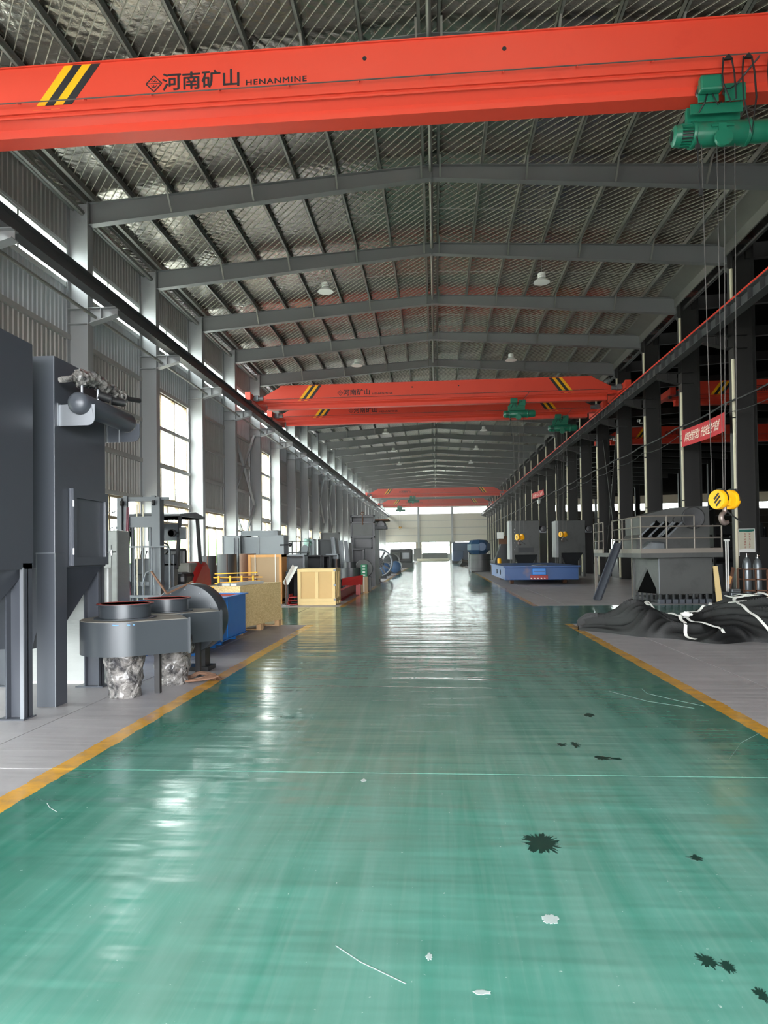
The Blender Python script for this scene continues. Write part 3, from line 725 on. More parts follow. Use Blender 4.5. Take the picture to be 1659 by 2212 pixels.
def hook_block(t, zb, top=-.1, x=.66, wide=.25):
    """hook block hung at zb (drum axis frame) from four falls of rope"""
    r = .158
    for xa, xb in ((.42, x - .19), (.66, x - .02), (.78, x + .01), (.94, x + .19)):
        MB().tube([(xa, -.03, top), (xb, -.03, zb + .12)], .0065, 6).build('rope', 'rope', t)
    hb = MB().tube([(x - .1, -.03, zb), (x + .1, -.03, zb)], .055, 14).box(x - .06, x + .06, -.09, .03, zb - .1, zb + .02).build('hook_block', 'yellow', t, smooth=True)
    for s in (-1, 1):
        cx = x + s * .132
        MB().lathe([(.03, -.055), (r * .93, -.055), (r, -.03), (r, .03), (r * .93, .055), (.03, .055)], (cx, -.03, zb), 'x', 32).build('sheave_cover', 'yellow', hb, smooth=True)
        MB().lathe([(r * 1.02, -.012), (r * 1.02, .012)], (cx + .02, -.03, zb + .015), 'x', 28).build('sheave', 'black', hb)
    for i, (dy, dz, h) in enumerate(((-.03, .05, .15), (.03, .0, .17), (-.02, -.06, .14))):
        m = MB().obox((x - .132 - .058, -.03 + .3 * dz - .02, zb + dz), .004, .03, h * .85, (.75, 0, 0))
        m.build('black_mark', 'ink', hb)
    pts = [(x, -.03, zb - .1), (x, -.03, zb - .2)]
    for i in range(13):
        a = PI * .5 + i / 12 * PI * 1.35; pts.append((x + .085 * math.cos(a) * 1.0, -.03, zb - .29 + .085 * math.sin(a)))
    MB().tube(pts, [.03, .032] + [.03 + .012 * math.sin(i / 12 * PI) for i in range(12)] + [.008], 10).build('hook', 'hook_steel', hb, smooth=True)
    MB().bar((x + .0, -.06, zb - .18), (x + .28, -.1, zb - .36), .018).build('safety_latch', 'chrome', hb)
    rot = Matrix.Translation((x, -.03, 0)) @ Matrix.Rotation(.5, 4, 'Z') @ Matrix.Translation((-x, .03, 0))
    for o in [hb] + list(hb.children): o.data.transform(rot)
HZ = 8.23
h0 = hoist_template()
h1 = dup(h0); h2 = dup(h0); h3 = dup(h0); h4 = dup(h0)
hook_block(h0, 2.33 - HZ)
HL = ['large green electric hoist at the right end of the nearest crane', 'green electric hoist under the second red crane', 'dark green electric hoist under the third red crane near the right rail',
      'tiny green hoist under the nearer far crane', 'tiny dark hoist before the left part of the far strip window']
for o, (x, i), l in zip((h0, h1, h2, h3, h4), ((3.93, 0), (3.4, 1), (6.25, 2), (-3.6, 3), (-6.3, 4)), HL):
    o.location = (x, CRY[i] + .3, HZ); o['label'] = l
def re_hook(o, zb):
    n0 = len(o.children); loc = o.location.copy(); o.location = (0, 0, 0); hook_block(o, zb); o.location = loc
re_hook(h1, 2.22 - HZ); re_hook(h2, 2.42 - HZ); re_hook(h4, 5.5 - HZ)
# cable loops of the nearest crane
for i, x in enumerate((4.62, 4.92, 5.3)):
    lp = MB().tube([(x - .07, 10.66, 9.16), (x - .1, 10.64, 8.9), (x - .09, 10.64, 8.5 if i else 8.75), (x + .02, 10.64, 7.95 if i == 1 else 8.45), (x + .1, 10.64, 8.5), (x + .08, 10.64, 8.9), (x + .05, 10.66, 9.16)], .014, 6)
    lp.prism([(x - .08, 9.12), (x + .06, 9.12), (x, 9.2)], 'y', 10.63, 10.67)
    lp.build('cable_loop', 'rubber', cr0, smooth=True)

# pendant lamps
def lamp_template():
    t = thing('pendant_lamp', 'x', 'lamp', (0, 0, 0), 'pendant lamps along the roof')
    MB().lathe([(.27, 0), (.26, .02), (.14, .13), (.1, .15)], (0, 0, 0), 'z', 24).build('lamp_shade', 'white', t, smooth=True)
    b = MB()
    for z in (.16, .21, .26): b.lathe([(.1, z), (.13, z + .01), (.13, z + .035), (.1, z + .045)], (0, 0, 0), 'z', 18)
    b.build('lamp_body', 'white', t, smooth=True)
    MB().tube([(0, 0, .3), (0, 0, .82)], .012, 6).build('lamp_rod', 'purlin', t)
    return t
l0 = lamp_template(); first = True
ORD = ['nearest', 'second', 'third', 'fourth', 'fifth', 'sixth']
for i, k in enumerate((1, 3, 5, 7, 9, 11)):
    for x, sd in ((3.62, 'right'), (-3.62, 'left')):
        lab = f'white bell pendant lamp {sd} of the ridge, {ORD[i]} of its row from the camera'
        if first: l0.location = (x, rowY(k), 10.44); l0['label'] = lab; first = False
        else: dup(l0, (x, rowY(k), 10.44), lab)

# ================================================================== LEFT FOREGROUND
# dust collector cabinets
def cabinet(y0, y1, label, full):
    t = thing('dust_collector', label, 'machine', (-4.6, (y0 + y1) / 2, 0), 'slate dust collectors')
    x0, x1, zb, zt = -5.3, -3.96, 1.44, 3.67
    box(x0, x1, y0, y1, zb, zt).build('housing', 'slate', t, bevel=.008)
    hb = MB(); xc, yc = (x0 + x1) / 2, (y0 + y1) / 2
    hb.add([(x0 + .04, y0 + .04, zb), (x1 - .04, y0 + .04, zb), (x1 - .04, y1 - .04, zb), (x0 + .04, y1 - .04, zb), (xc - .2, yc - .2, .55), (xc + .2, yc - .2, .55), (xc + .2, yc + .2, .55), (xc - .2, yc + .2, .55)],
           [(0, 1, 5, 4), (1, 2, 6, 5), (2, 3, 7, 6), (3, 0, 4, 7), (4, 5, 6, 7), (3, 2, 1, 0)])
    hb.build('hopper', 'slate', t)
    return t
d1 = cabinet(4.6, 6.34, 'nearest slate dust collector, cut off by the left edge', False)
for x, y, s in ((-4.07, 6.24, 1), (-5.2, 6.24, 1), (-4.07, 4.7, -1), (-5.2, 4.7, -1)):
    lg = MB().box(x - .06, x + .11, y - .006, y + .006, 0, 1.5).box(x + .098, x + .11, y - .075, y + .075, 0, 1.5).box(x - .07, x - .058, y - .075, y + .075, 0, 1.5)
    lg.build('leg', 'slate', d1)
    box(x - .14, x + .13, y - .1, y + .1, 0, .012).build('foot_plate', 'slate', d1)
box(-3.99, -3.955, 6.16, 6.18, .0, 1.46).build('leg_edge', 'slate_edge', d1)
d2 = cabinet(6.71, 7.79, 'slate dust collector with a square hatch and an air tank', True)
MB().box(-4.16, -3.952, 6.70, 6.92, 0, 1.6).build('leg', 'slate', d2, bevel=.004)
box(-3.958, -3.951, 6.698, 6.706, 0, 1.6).build('leg_edge', 'slate_edge', d2); box(-4.16, -3.95, 6.694, 6.7, 1.595, 1.603).build('leg_edge', 'slate_edge', d2)
MB().box(-5.3, -5.12, 6.70, 6.9, 0, 1.6).build('leg', 'slate', d2)
for x in (-4.03, -5.2):
    MB().box(x - .17, x + .0, 7.8, 7.812, 0, 1.5).box(x - .012, x, 7.74, 7.88, 0, 1.5).box(x - .18, x - .168, 7.74, 7.88, 0, 1.5).build('leg', 'slate', d2)
    box(x - .28, x + .06, 7.72, 7.92, 0, .012).build('foot_plate', 'slate', d2)
dr = MB().box(-3.958, -3.93, 6.97, 7.74, 1.46, 2.3).build('hatch', 'slate', d2, bevel=.004)
MB().box(-3.93, -3.9, 6.97, 7.04, 1.46, 2.3).box(-3.93, -3.9, 7.67, 7.74, 1.46, 2.3).box(-3.93, -3.9, 7.04, 7.67, 1.46, 1.55).box(-3.93, -3.9, 7.04, 7.67, 2.2, 2.3).build('hatch_rim', 'slate', dr)
box(-3.9, -3.893, 7.655, 7.675, 1.55, 2.2).build('rim_edge', 'slate_edge', dr)
for z in (1.58, 2.1): MB().tube([(-3.9, 6.965, z), (-3.9, 6.965, z + .07)], .012, 8).build('hinge', 'slate_edge', dr)
for z in (1.6, 2.08): MB().bar((-3.9, 7.7, z), (-3.84, 7.8, z + .01), .014).tube([(-3.86, 7.73, z - .03), (-3.86, 7.73, z + .03)], .016, 8).build('latch', 'chrome', dr)
ta = MB().lathe([(.0, -.06), (.06, -.055), (.1, -.03), (.115, .0), (.115, 1.1), (.1, 1.13), (.0, 1.16)], (-3.715, 6.74, 3.17), 'y', 28).build('air_tank', 'slate', d2, smooth=True)
for y in (6.79, 7.86):
    arc = [(-3.99, 2.94), (-3.64, 2.94)] + [(-3.64 + .08 * math.sin(a), 3.02 - .08 * math.cos(a)) for a in (.4, .8, 1.2, 1.57)] + [(-3.56, 3.16), (-3.6, 3.16)]
    arc += [(-3.715 + .118 * math.cos(a), 3.17 - .118 * math.sin(a)) for a in [i * PI / 10 for i in range(0, 11)]] + [(-3.99, 3.16)]
    MB().prism(arc, 'y', y - .005, y + .005).build('tank_bracket', 'slate_edge' if y < 7 else 'slate', ta)
    MB().box(-3.96, -3.95, y - .03, y + .03, 2.94, 3.18).build('bracket_foot', 'slate_edge', ta)
for y in (6.86, 7.2, 7.53): MB().tube([(-3.74, y, 3.27), (-3.74, y, 3.42)], .014, 8).build('valve_stem', 'slate_edge', d2)
MB().tube([(-3.72, 7.66, 2.9), (-3.72, 7.66, 3.08)], .008, 6).build('drain_cock', 'slate_edge', d2)
def crumple(c, r, seed, sub=4, amp=.28, nm=None, par=None, mat='film'):
    bm = bmesh.new(); bmesh.ops.create_icosphere(bm, subdivisions=sub, radius=1)
    for v in bm.verts:
        n = v.co.normalized(); k = 1 + amp * noise.noise(n * 2.3 + Vector((seed, 0, 0))) + amp * .6 * abs(noise.noise(n * 6 + Vector((0, seed, 0))))
        v.co = Vector((n.x * r[0] * k, n.y * r[1] * k, n.z * r[2] * k)) + Vector(c)
    b = MB(); b.v = [tuple(v.co) for v in bm.verts]; b.f = [tuple(v.index for v in f.verts) for f in bm.faces]; bm.free()
    return b.build(nm, mat, par, smooth=True)
for i, (y, z, ln) in enumerate(((6.86, 3.46, .16), (7.08, 3.5, .15), (7.3, 3.48, .14), (7.53, 3.47, .14), (7.75, 3.45, .12))):
    crumple((-3.75, y, z), (.085, .09, .09), 3 + i, 3, .35, 'wrapped_valve', d2)
MB().tube([(-3.74, 6.7, 3.42), (-3.9, 6.72, 3.41)], .035, 10).build('valve_spout', 'film', d2, smooth=True)
for a_, b_, r_ in (((-3.74, 7.2, 3.36), (-3.64, 7.28, 3.33), .05), ((-3.73, 7.5, 3.36), (-3.62, 7.58, 3.35), .045), ((-3.7, 7.7, 3.44), (-3.6, 7.95, 3.46), .03)): MB().tube([a_, b_], r_, 10).build('valve_body', 'black', d2, smooth=True)

# film-wrapped panels behind the cabinet
t = thing('wrapped_sheet_pack', 'white film wrapped panel standing behind the hatch cabinet', 'panel', (-4.7, 8.0, 0))
MB().box(-5.4, -4.02, 7.97, 8.07, 0.02, 1.42).build('film_wrap', 'wrapwhite', t, bevel=.01); box(-5.4, -4.02, 7.95, 8.09, 0, .03).build('base_edge', 'white', t)
t = thing('wrapped_cabinet', 'tall grey film wrapped cabinet with a lifting eye', 'cabinet', (-4.72, 9.5, 0))
MB().box(-4.88, -4.58, 9.35, 9.75, 0, 1.93).build('film_wrap', 'wrapgrey', t, bevel=.015)
MB().box(-4.79, -4.67, 9.342, 9.35, 1.32, 1.72).build('vent_louvre', 'wrapgrey', t)
MB().tube([(-4.73 + .03 * math.cos(a), 9.5, 1.95 + .03 * math.sin(a)) for a in [i * PI / 6 for i in range(-1, 8)]], .008, 6).build('lifting_eye', 'slate', t, smooth=True)

# fans lying on their film-wrapped motors
def volute(t, c, r, z0, z1, ang, mat='fan'):
    cx, cy_ = c; pts = []
    for i in range(40):
        a = PI * .42 + i / 39 * PI * 1.16; k = r * (1 + .08 * (1 - i / 39)); pts.append((cx + k * math.cos(a), cy_ + k * math.sin(a)))
    # outlet to +x, then turned by ang
    pts += [(cx + r * 1.32, cy_ - r * .86), (cx + r * 1.32, cy_ + r * .3)]
    m = Matrix.Rotation(ang, 2)
    pts = [tuple(Vector(c) + m @ (Vector(p) - Vector(c))) for p in pts]
    b = MB().prism(pts, 'z', z0, z1).build('fan_casing', mat, t, smooth=True)
    MB().prism([tuple(Vector(c) + (Vector(p) - Vector(c)) * .985) for p in pts], 'z', z1, z1 + .006).build('casing_top', 'dust_top', b)
    for ya, yb in ((-r * .9, -r * .84), (r * .28, r * .34)):
        q = [tuple(Vector(c) + m @ Vector(p)) for p in ((r * 1.31, ya), (r * 1.36, ya), (r * 1.36, yb), (r * 1.31, yb))]
        MB().prism(q, 'z', z0 - .015, z1 + .015).build('outlet_flange', mat, b)
    q = [tuple(Vector(c) + m @ Vector(p)) for p in ((r * 1.3, -r * .84), (r * 1.33, -r * .84), (r * 1.33, r * .28), (r * 1.3, r * .28))]
    MB().prism(q, 'z', z0 + .02, z1 - .02).build('outlet_shade', 'black', b)  # solid black plate; the outlet's inner shade put into its colour
    return b
def inlet(t, c, r, z0, z1):
    b = MB().lathe([(r * 1.22, z0), (r * 1.22, z0 + .012), (r, z0 + .014), (r, z1 - .012), (r * 1.13, z1 - .012), (r * 1.13, z1), (r * .97, z1), (r * .97, z0 + .02), (0, z0 + .02)], (c[0], c[1], 0), 'z', 44).build('inlet_ring', 'fan', t, smooth=True)
    MB().lathe([(r * .965, z1 - .002), (r * .955, z0 + .022), (0, z0 + .022)], (c[0], c[1], 0), 'z', 40).build('inlet_lining', 'red_rust', b, smooth=True)
    MB().lathe([(r * .96, z1), (r * .96, z1 + .004), (r * 1.12, z1 + .004), (r * 1.12, z1)], (c[0], c[1], 0), 'z', 40).build('inlet_lip', 'red_rust', b)
def wrapped_motor(t, c, r, z1, seed):
    b = MB(); nu, nv = 60, 30
    def fn(u, v):
        a = 2 * PI * u; n = Vector((math.cos(a), math.sin(a), v * 2.5))
        k = r * (1 + .09 * noise.noise(n * 2 + Vector((seed, 0, 0))) + .1 * abs(noise.noise(n * 5 + Vector((0, seed, 0)))) + .05 * math.cos(v * 15)) * (.86 + .3 * v)
        return (c[0] + k * math.cos(a), c[1] + k * math.sin(a), v * z1)
    b.grid(nu, nv, fn); return b.build('wrapped_motor', 'film', t, smooth=True)
f1 = thing('centrifugal_fan', 'nearer dark fan lying on its film wrapped motor, front volute', 'fan', (-3.45, 7.25, 0), 'dark fans on wrapped motors')
volute(f1, (-3.45, 7.25), .46, .5, .86, .52); inlet(f1, (-3.47, 7.27), .27, .866, 1.03); wrapped_motor(f1, (-3.47, 7.24), .185, .5, 4)
box(-3.7, -3.64, 7.4, 7.46, 0, .5).build('support_leg', 'black', f1); box(-3.2, -3.14, 7.4, 7.46, 0, .5).build('support_leg', 'black', f1)
for p in (((-3.35, 6.805), .06), ((-3.22, 6.83), .03), ((-3.17, 6.85), .02)): MB().obox((p[0][0], p[0][1] - .018, .835), p[1], .004, .008, (0, .1, .3)).build('blue_mark', 'blue', f1)
f2 = thing('centrifugal_fan', 'second dark fan on its film wrapped motor, behind the front volute', 'fan', (-3.3, 8.12, 0), 'dark fans on wrapped motors')
volute(f2, (-3.3, 8.12), .4, .5, .86, .62); inlet(f2, (-3.34, 8.13), .25, .866, 1.03); wrapped_motor(f2, (-3.22, 7.98), .2, .48, 9)
box(-3.5, -3.44, 8.2, 8.26, 0, .5).build('support_leg', 'black', f2); box(-3.1, -3.04, 8.42, 8.48, 0, .5).build('support_leg', 'black', f2)
crumple((-2.98, 7.76, .55), (.08, .07, .1), 17, 3, .3, 'film_bunch', f2)
f3 = thing('centrifugal_fan', 'upright round dark fan casing facing the aisle behind the two lying fans', 'fan', (-3.36, 8.95, 0))
MB().lathe([(.0, -.2), (.1, -.2), (.465, -.16), (.47, -.15), (.47, .2), (0, .2)], (-3.36, 8.95, .70), 'y', 56).build('fan_casing', 'fan', f3, smooth=True)
for i in range(12):
    a = 2 * PI * i / 12; MB().lathe([(.008, 0), (.008, .01)], (-3.36 + .4 * math.sin(a), 8.765, .70 + .4 * math.cos(a)), 'y', 8).build('bolt', 'slate_edge', f3)
MB().box(-3.66, -3.06, 8.8, 9.1, 0, .06).box(-3.6, -3.52, 8.85, 9.05, 0, .4).box(-3.2, -3.12, 8.85, 9.05, 0, .4).build('base_frame', 'black', f3)
MB().bar((-3.75, 8.6, 1.35), (-3.5, 8.5, 1.06), .02).bar((-3.5, 8.5, 1.06), (-3.3, 8.9, 1.2), .02).build('sling', 'brown', f3)
t = thing('rope_coil', 'brown coiled rope on the concrete beside the wrapped motor', 'rope', (-3.0, 8.15, 0))
pts = []
for i in range(130):
    a = i * .42; r = .12 + .1 * (.5 + .5 * math.sin(i * .13)); pts.append((-2.98 + r * 1.3 * math.cos(a) + .03 * math.sin(i), 8.16 + r * math.sin(a), .02 + .012 * (i % 5)))
MB().tube(pts, .012, 6).build('rope_turns', 'brown', t, smooth=True)

# blue troughs
def trough(y0, y1, label, leg):
    t = thing('steel_trough', label, 'trough', (-4.3, (y0 + y1) / 2, 0), 'blue steel troughs')
    x0, x1, z0, z1 = -4.72, -3.56, .13, .83; w = .012
    b = MB().box(x0, x1, y0, y0 + w, z0, z1).box(x0, x1, y1 - w, y1, z0, z1).box(x0, x0 + w, y0 + w, y1 - w, z0, z1).box(x1 - w, x1, y0 + w, y1 - w, z0, z1).box(x0, x1, y0, y1, z0 - .01, z0)
    b.build('trough_body', 'blue', t)
    MB().box(x0 - .03, x1 + .06, y0 - .05, y0 + .012, z1, z1 + .015).box(x0 - .03, x1 + .06, y1 - .012, y1 + .0, z1, z1 + .015).box(x1 - .012, x1 + .06, y0, y1, z1, z1 + .015).box(x0 - .03, x0 + .012, y0, y1, z1, z1 + .015).build('rim', 'blue', t)
    MB().box(x0 + w, x1 - w, y0 + w, y0 + w + .004, z0, z1 - .002).box(x0 + w, x1 - w, y1 - w - .004, y1 - w, z0, z1 - .002).box(x0 + w, x0 + w + .004, y0 + w, y1 - w, z0, z1 - .002).box(x1 - w - .004, x1 - w, y0 + w, y1 - w, z0, z1 - .002).box(x0, x1, y0, y1, z0, z0 + .003).build('lining', 'red_rust', t)
    MB().box(x1 - .012, x1 + .03, y0, y1, z0 - .012, z0).build('bottom_rib', 'blue', t)
    for x in (x0 + .1, x1 - .25): MB().box(x, x + .1, y0 + .1, y0 + .16, 0, z0 - .01).box(x, x + .1, y1 - .16, y1 - .1, 0, z0 - .01).build('foot', 'blue', t)
    return t
trough(10.05, 11.17, 'bright blue steel trough, its end towards the camera', True)
trough(11.23, 12.3, 'bright blue steel trough, second one joined behind the first', True)

# OSB crate on a pallet
t = thing('osb_crate', 'pale chipboard crate on a pallet beside the blue troughs', 'crate', (0, 0, 0))
L_, W_ = 1.8, .88
MB().box(-W_, 0, 0, L_, .13, .93).build('chipboard_side', 'osb', t, bevel=.004)
MB().box(-W_ - .005, .005, -.005, L_ + .005, .93, .945).build('lid', 'osb', t)
for y in (0, L_ / 2 - .06, L_ - .12): MB().box(-W_, 0.0, y, y + .12, .1, .13).box(-W_, 0, y, y + .1, 0, .02).build('pallet_board', 'osb_dark', t)
for x in (-W_, -W_ / 2 - .05, -.1):
    for y in (0, L_ / 2 - .06, L_ - .12): box(x, x + .1, y, y + .12, .02, .1).build('pallet_block', 'osb_dark', t)
box(-W_ - .003, -.58, -.006, 0, .78, .93).build('yellow_patch', 'yellow', t)
place(t, (-3.78, 12.72, 0), -.215)
def on_osb(u, v, z): 
    m = Matrix.Rotation(-.215, 3, 'Z'); return Vector((-3.78, 12.72, 0)) + m @ Vector((u, v, z))
for i, (u, v, w, l, a, lab) in enumerate(((-.34, .62, .17, 1.15, -.215, 'pale grey slab lying on the chipboard crate, left one'), (-.16, .6, .13, 1.15, -.215, 'pale grey slab lying on the chipboard crate, right one'))):
    p = on_osb(u, v, .945); t = thing('grey_slab', lab, 'slab', (0, 0, 0), 'slabs on the chipboard crate')
    MB().box(-w / 2, w / 2, -l / 2, l / 2, 0, .05).build('slab_body', 'wrapwhite', t, bevel=.006); place(t, p, a)
p = on_osb(-.48, .14, .946); t = thing('dark_ring', 'small dark steel ring lying on the chipboard crate', 'ring', tuple(p))
MB().lathe([(.085, p.z), (.085, p.z + .05), (.07, p.z + .05), (.07, p.z), (.085, p.z)], (p.x, p.y, 0), 'z', 24).build('ring_band', 'slate', t, smooth=True)

# forklift
t = thing('forklift', 'grey and red forklift parked with its mast towards the camera', 'forklift', (0, 0, 0))
m_ = MB()
mast = thing('mast', None, None); mast.parent = t
for s in (-1, 1):
    x = s * .36
    MB().box(x - .045, x + .045, -.02, .0, .08, 2.62).box(x + s * .03 - .012, x + s * .03 + .012, 0, .16, .08, 2.62).box(x - .045, x + .045, .15, .17, .08, 2.62).build('outer_rail', 'fork_grey', mast)
    x = s * .265
    MB().box(x - .035, x + .035, .02, .05, .1, 2.66).box(x - .012, x + .012, .05, .14, .1, 2.66).build('inner_rail', 'fork_grey', mast)
    MB().lathe([(.0, -.02), (.05, -.02), (.05, .02), (0, .02)], (s * .3, -.03, 2.52), 'x', 16).build('roller', 'rubber', mast, smooth=True)
    MB().tube([(s * .17, .12, .2), (s * .17, .12, 2.2)], .035, 10).build('lift_cylinder', 'fork_grey', mast, smooth=True)
    MB().tube([(s * .06, .06, .3), (s * .06, .06, 2.5)], .013, 6).build('lift_chain', 'cream_pipe', mast)
MB().box(-.36, .36, .06, .12, 2.56, 2.64).build('cross_member', 'fork_grey', mast)
for a_ in ((-.3, .3, .04, .12, 2.08, 2.28), (-.4, .4, .12, .2, .5, .62), (-.4, .4, .1, .2, 1.0, 1.08)): box(*a_).build('cross_member', 'fork_grey', mast)
box(.36, .55, .02, .07, 2.58, 2.63).build('mast_lug', 'fork_grey', mast); box(-.44, -.38, .0, .1, 2.05, 2.1).build('mast_lug', 'fork_grey', mast)
MB().tube([(-.2, .02, 2.45), (-.21, 0, 1.9), (-.2, .0, 1.2), (-.17, .02, .8)], .014, 6).tube([(-.23, .02, 2.45), (-.24, 0, 1.9), (-.23, .0, 1.2), (-.2, .02, .8)], .012, 6).build('hydraulic_hose', 'maroon', mast, smooth=True)
cr = thing('carriage', None, None); cr.parent = t
MB().bar((-.52, -.1, 1.72), (.56, -.1, 1.72), .03).bar((.56, -.1, 1.72), (.62, -.1, 1.66), .03).bar((-.52, -.1, .82), (.62, -.1, .82), .05).bar((.62, -.1, 1.66), (.62, -.1, .75), .03).bar((-.52, -.1, 1.72), (-.52, -.1, .75), .03).build('load_backrest', 'fork_grey', cr)
for x in (-.36, -.2, -.04, .12, .28, .44): MB().bar((x, -.1, 1.7), (x, -.1, .82), .02).build('backrest_bar', 'fork_grey', cr)
MB().box(-.5, .6, -.14, -.08, .5, .6).box(-.5, .6, -.14, -.08, .2, .3).build('carriage_plate', 'black', cr)
for x in (-.25, .25): MB().box(x - .05, x + .05, -.18, -.14, .06, .62).box(x - .05, x + .05, -.95, -.14, .06, .1).build('fork', 'black', cr)
MB().tube([(.1, -.1, 1.0), (.18, -.12, 1.25), (.3, -.12, 1.3), (.34, -.12, 1.2), (.34, -.12, 1.02)], .012, 6).build('carriage_hose', 'galv', cr, smooth=True)
bd = MB().box(-.52, .52, .45, 1.25, .35, .75).box(-.5, .5, .4, .6, .6, 1.42).build('chassis', 'fork_grey', t, bevel=.02)
MB().box(-.3, .3, .36, .42, 1.2, 1.5).box(.05, .5, .4, .72, 1.35, 1.58).build('dashboard', 'fork_grey', t, bevel=.02)
MB().tube([(.02 + .19 * math.cos(a), .85 + .12 * math.sin(a), 1.66 + .15 * math.sin(a)) for a in [i * 2 * PI / 24 for i in range(25)]], .016, 8).tube([(.02, .85, 1.66), (.02, .62, 1.45)], .03, 8).bar((-.16, .85, 1.66), (.2, .85, 1.66), .025).build('steering_wheel', 'seat', t, smooth=True)
for x in (-.22, -.12, -.04): MB().tube([(x, .6, 1.4), (x, .55, 1.55), (x + .04, .5, 1.62)], .009, 6).lathe([(.0, -.02), (.022, 0), (0, .02)], (x + .05, .49, 1.63), 'z', 10).build('lever', 'black', t, smooth=True)
cwp = [(1.3, .3), (2.3, .3), (2.42, .6), (2.42, 1.0), (2.32, 1.3), (2.1, 1.42), (1.8, 1.42), (1.3, 1.05)]
MB().prism(cwp, 'x', -.55, .55).build('counterweight', 'red_dark', t, bevel=.09, smooth=True)
MB().box(-.5, .5, 1.15, 1.5, .35, .95).build('side_panel', 'red_dark', t, bevel=.03)
MB().box(-.46, .46, 1.3, 2.2, 1.12, 1.4).build('engine_hood', 'hood', t, bevel=.05)
MB().box(-.28, .5, .95, 1.55, .95, 1.22).build('seat_cushion', 'seat', t, bevel=.09); MB().box(-.26, .3, 1.5, 1.64, 1.15, 1.7).build('seat_back', 'seat', t, bevel=.06)
for s in (-1, 1):
    x = s * .5
    MB().bar((x, .52, 1.3), (x, .72, 2.3), .055).build('guard_post', 'black', t); MB().bar((x, 1.85, 1.2), (x, 1.65, 2.3), .06).build('guard_post', 'black', t)
    MB().bar((x * .98, .45, 1.98), (x * .98, .68, 2.0), .03).build('lamp_bracket', 'black', t)
    hl = MB().lathe([(.03, .08), (.075, .04), (.08, -.02), (.07, -.03), (0, -.03)], (s * .42, .5, 1.98), 'y', 18).build('headlamp', 'black', t, smooth=True)
    MB().lathe([(.0, -.034), (.06, -.034)], (s * .42, .5, 1.98), 'y', 16).build('lens', 'chrome', hl)
    for y, r in ((.35, .34), (1.8, .27)):
        wh = MB().lathe([(.1, -.1), (r * .9, -.1), (r, -.07), (r, .07), (r * .9, .1), (.1, .1)], (s * .48, y, r), 'x', 26).build('wheel', 'rubber', t, smooth=True)
        MB().lathe([(0, -.06), (.14, -.06), (.16, -.105), (.17, -.105)], (s * .48, y, r), 'x', 20).build('hub', 'fork_grey', wh)
MB().box(.52, .66, .6, .64, 1.86, 2.1).build('mirror', 'fork_grey', t, bevel=.02)
gr = MB().box(-.56, .56, .45, 1.78, 2.3, 2.335).build('guard_roof', 'fork_grey', t)
MB().prism([(.42, 2.3), (.46, 2.34), (1.3, 2.42), (1.85, 2.34), (1.82, 2.3)], 'x', -.6, .6).build('canopy', 'fork_grey', t)
MB().box(-.1, .5, .62, .66, 1.84, 2.16).build('sun_screen', 'fan', t)
place(t, (-5.42, 11.9, 0), .0)

# ================================================================== LEFT BACKGROUND PILE
# plywood crate
t = thing('plywood_crate', 'pale plywood crate with battens standing alone at the green crossing', 'crate', (-3.6, 20.6, 0))
x0, x1, y0, y1, z0, z1 = -4.19, -3.03, 20.05, 21.1, .1, 1.1
box(x0 + .02, x1 - .02, y0 + .02, y1 - .02, z0, z1 - .02).build('plywood_board', 'ply', t)
def batt(*a): box(*a).build('batten', 'wood', t, bevel=.004)
for x in (x0, (x0 + x1) / 2 - .045, x1 - .1): batt(x, x + .1, y0, y0 + .02, z0, z1)
batt(x0, x1, y0 - .004, y0 + .016, z0, z0 + .1); batt(x0, x1, y0 - .004, y0 + .016, z1 - .1, z1)
for y in (y0, y0 + .34, y0 + .68, y1 - .1): batt(x1 - .02, x1, y, y + .1, z0, z1)
batt(x1 - .02, x1 + .004, y0, y1, z1 - .1, z1); batt(x1 - .02, x1 + .004, y0, y1, z0, z0 + .1)
batt(x0, x1, y0, y1, z1 - .02, z1)
for y in (y0, (y0 + y1) / 2, y1 - .12): box(x0, x1, y, y + .12, 0, z0).build('skid', 'wood', t)
for z in (z0 + .06, .6, z1 - .05): box(x1 - .06, x1 + .006, y0 - .008, y0 + .05, z - .03, z + .03).build('corner_clip', 'galv', t)
# tall cardboard-faced crate
t = thing('cardboard_crate', 'tall tan crate in an orange timber frame with two white straps', 'crate', (-5.3, 20.9, 0))
x0, x1, y0 = -5.86, -4.8, 20.6
box(x0 + .05, x1 - .05, y0 + .03, y0 + .7, .1, 1.5).build('cardboard_face', 'card', t)
for a in ((x0, x0 + .08), (x1 - .08, x1)): box(a[0], a[1], y0, y0 + .72, .0, 1.54).build('timber_post', 'orange_wood', t)
for z in (.08, 1.46): box(x0, x1, y0 + .005, y0 + .71, z, z + .08).build('timber_rail', 'orange_wood', t)
for x in (-5.64, -5.0): box(x - .012, x + .012, y0 - .006, y0 + .004, .05, 1.545).build('strap', 'strap', t)

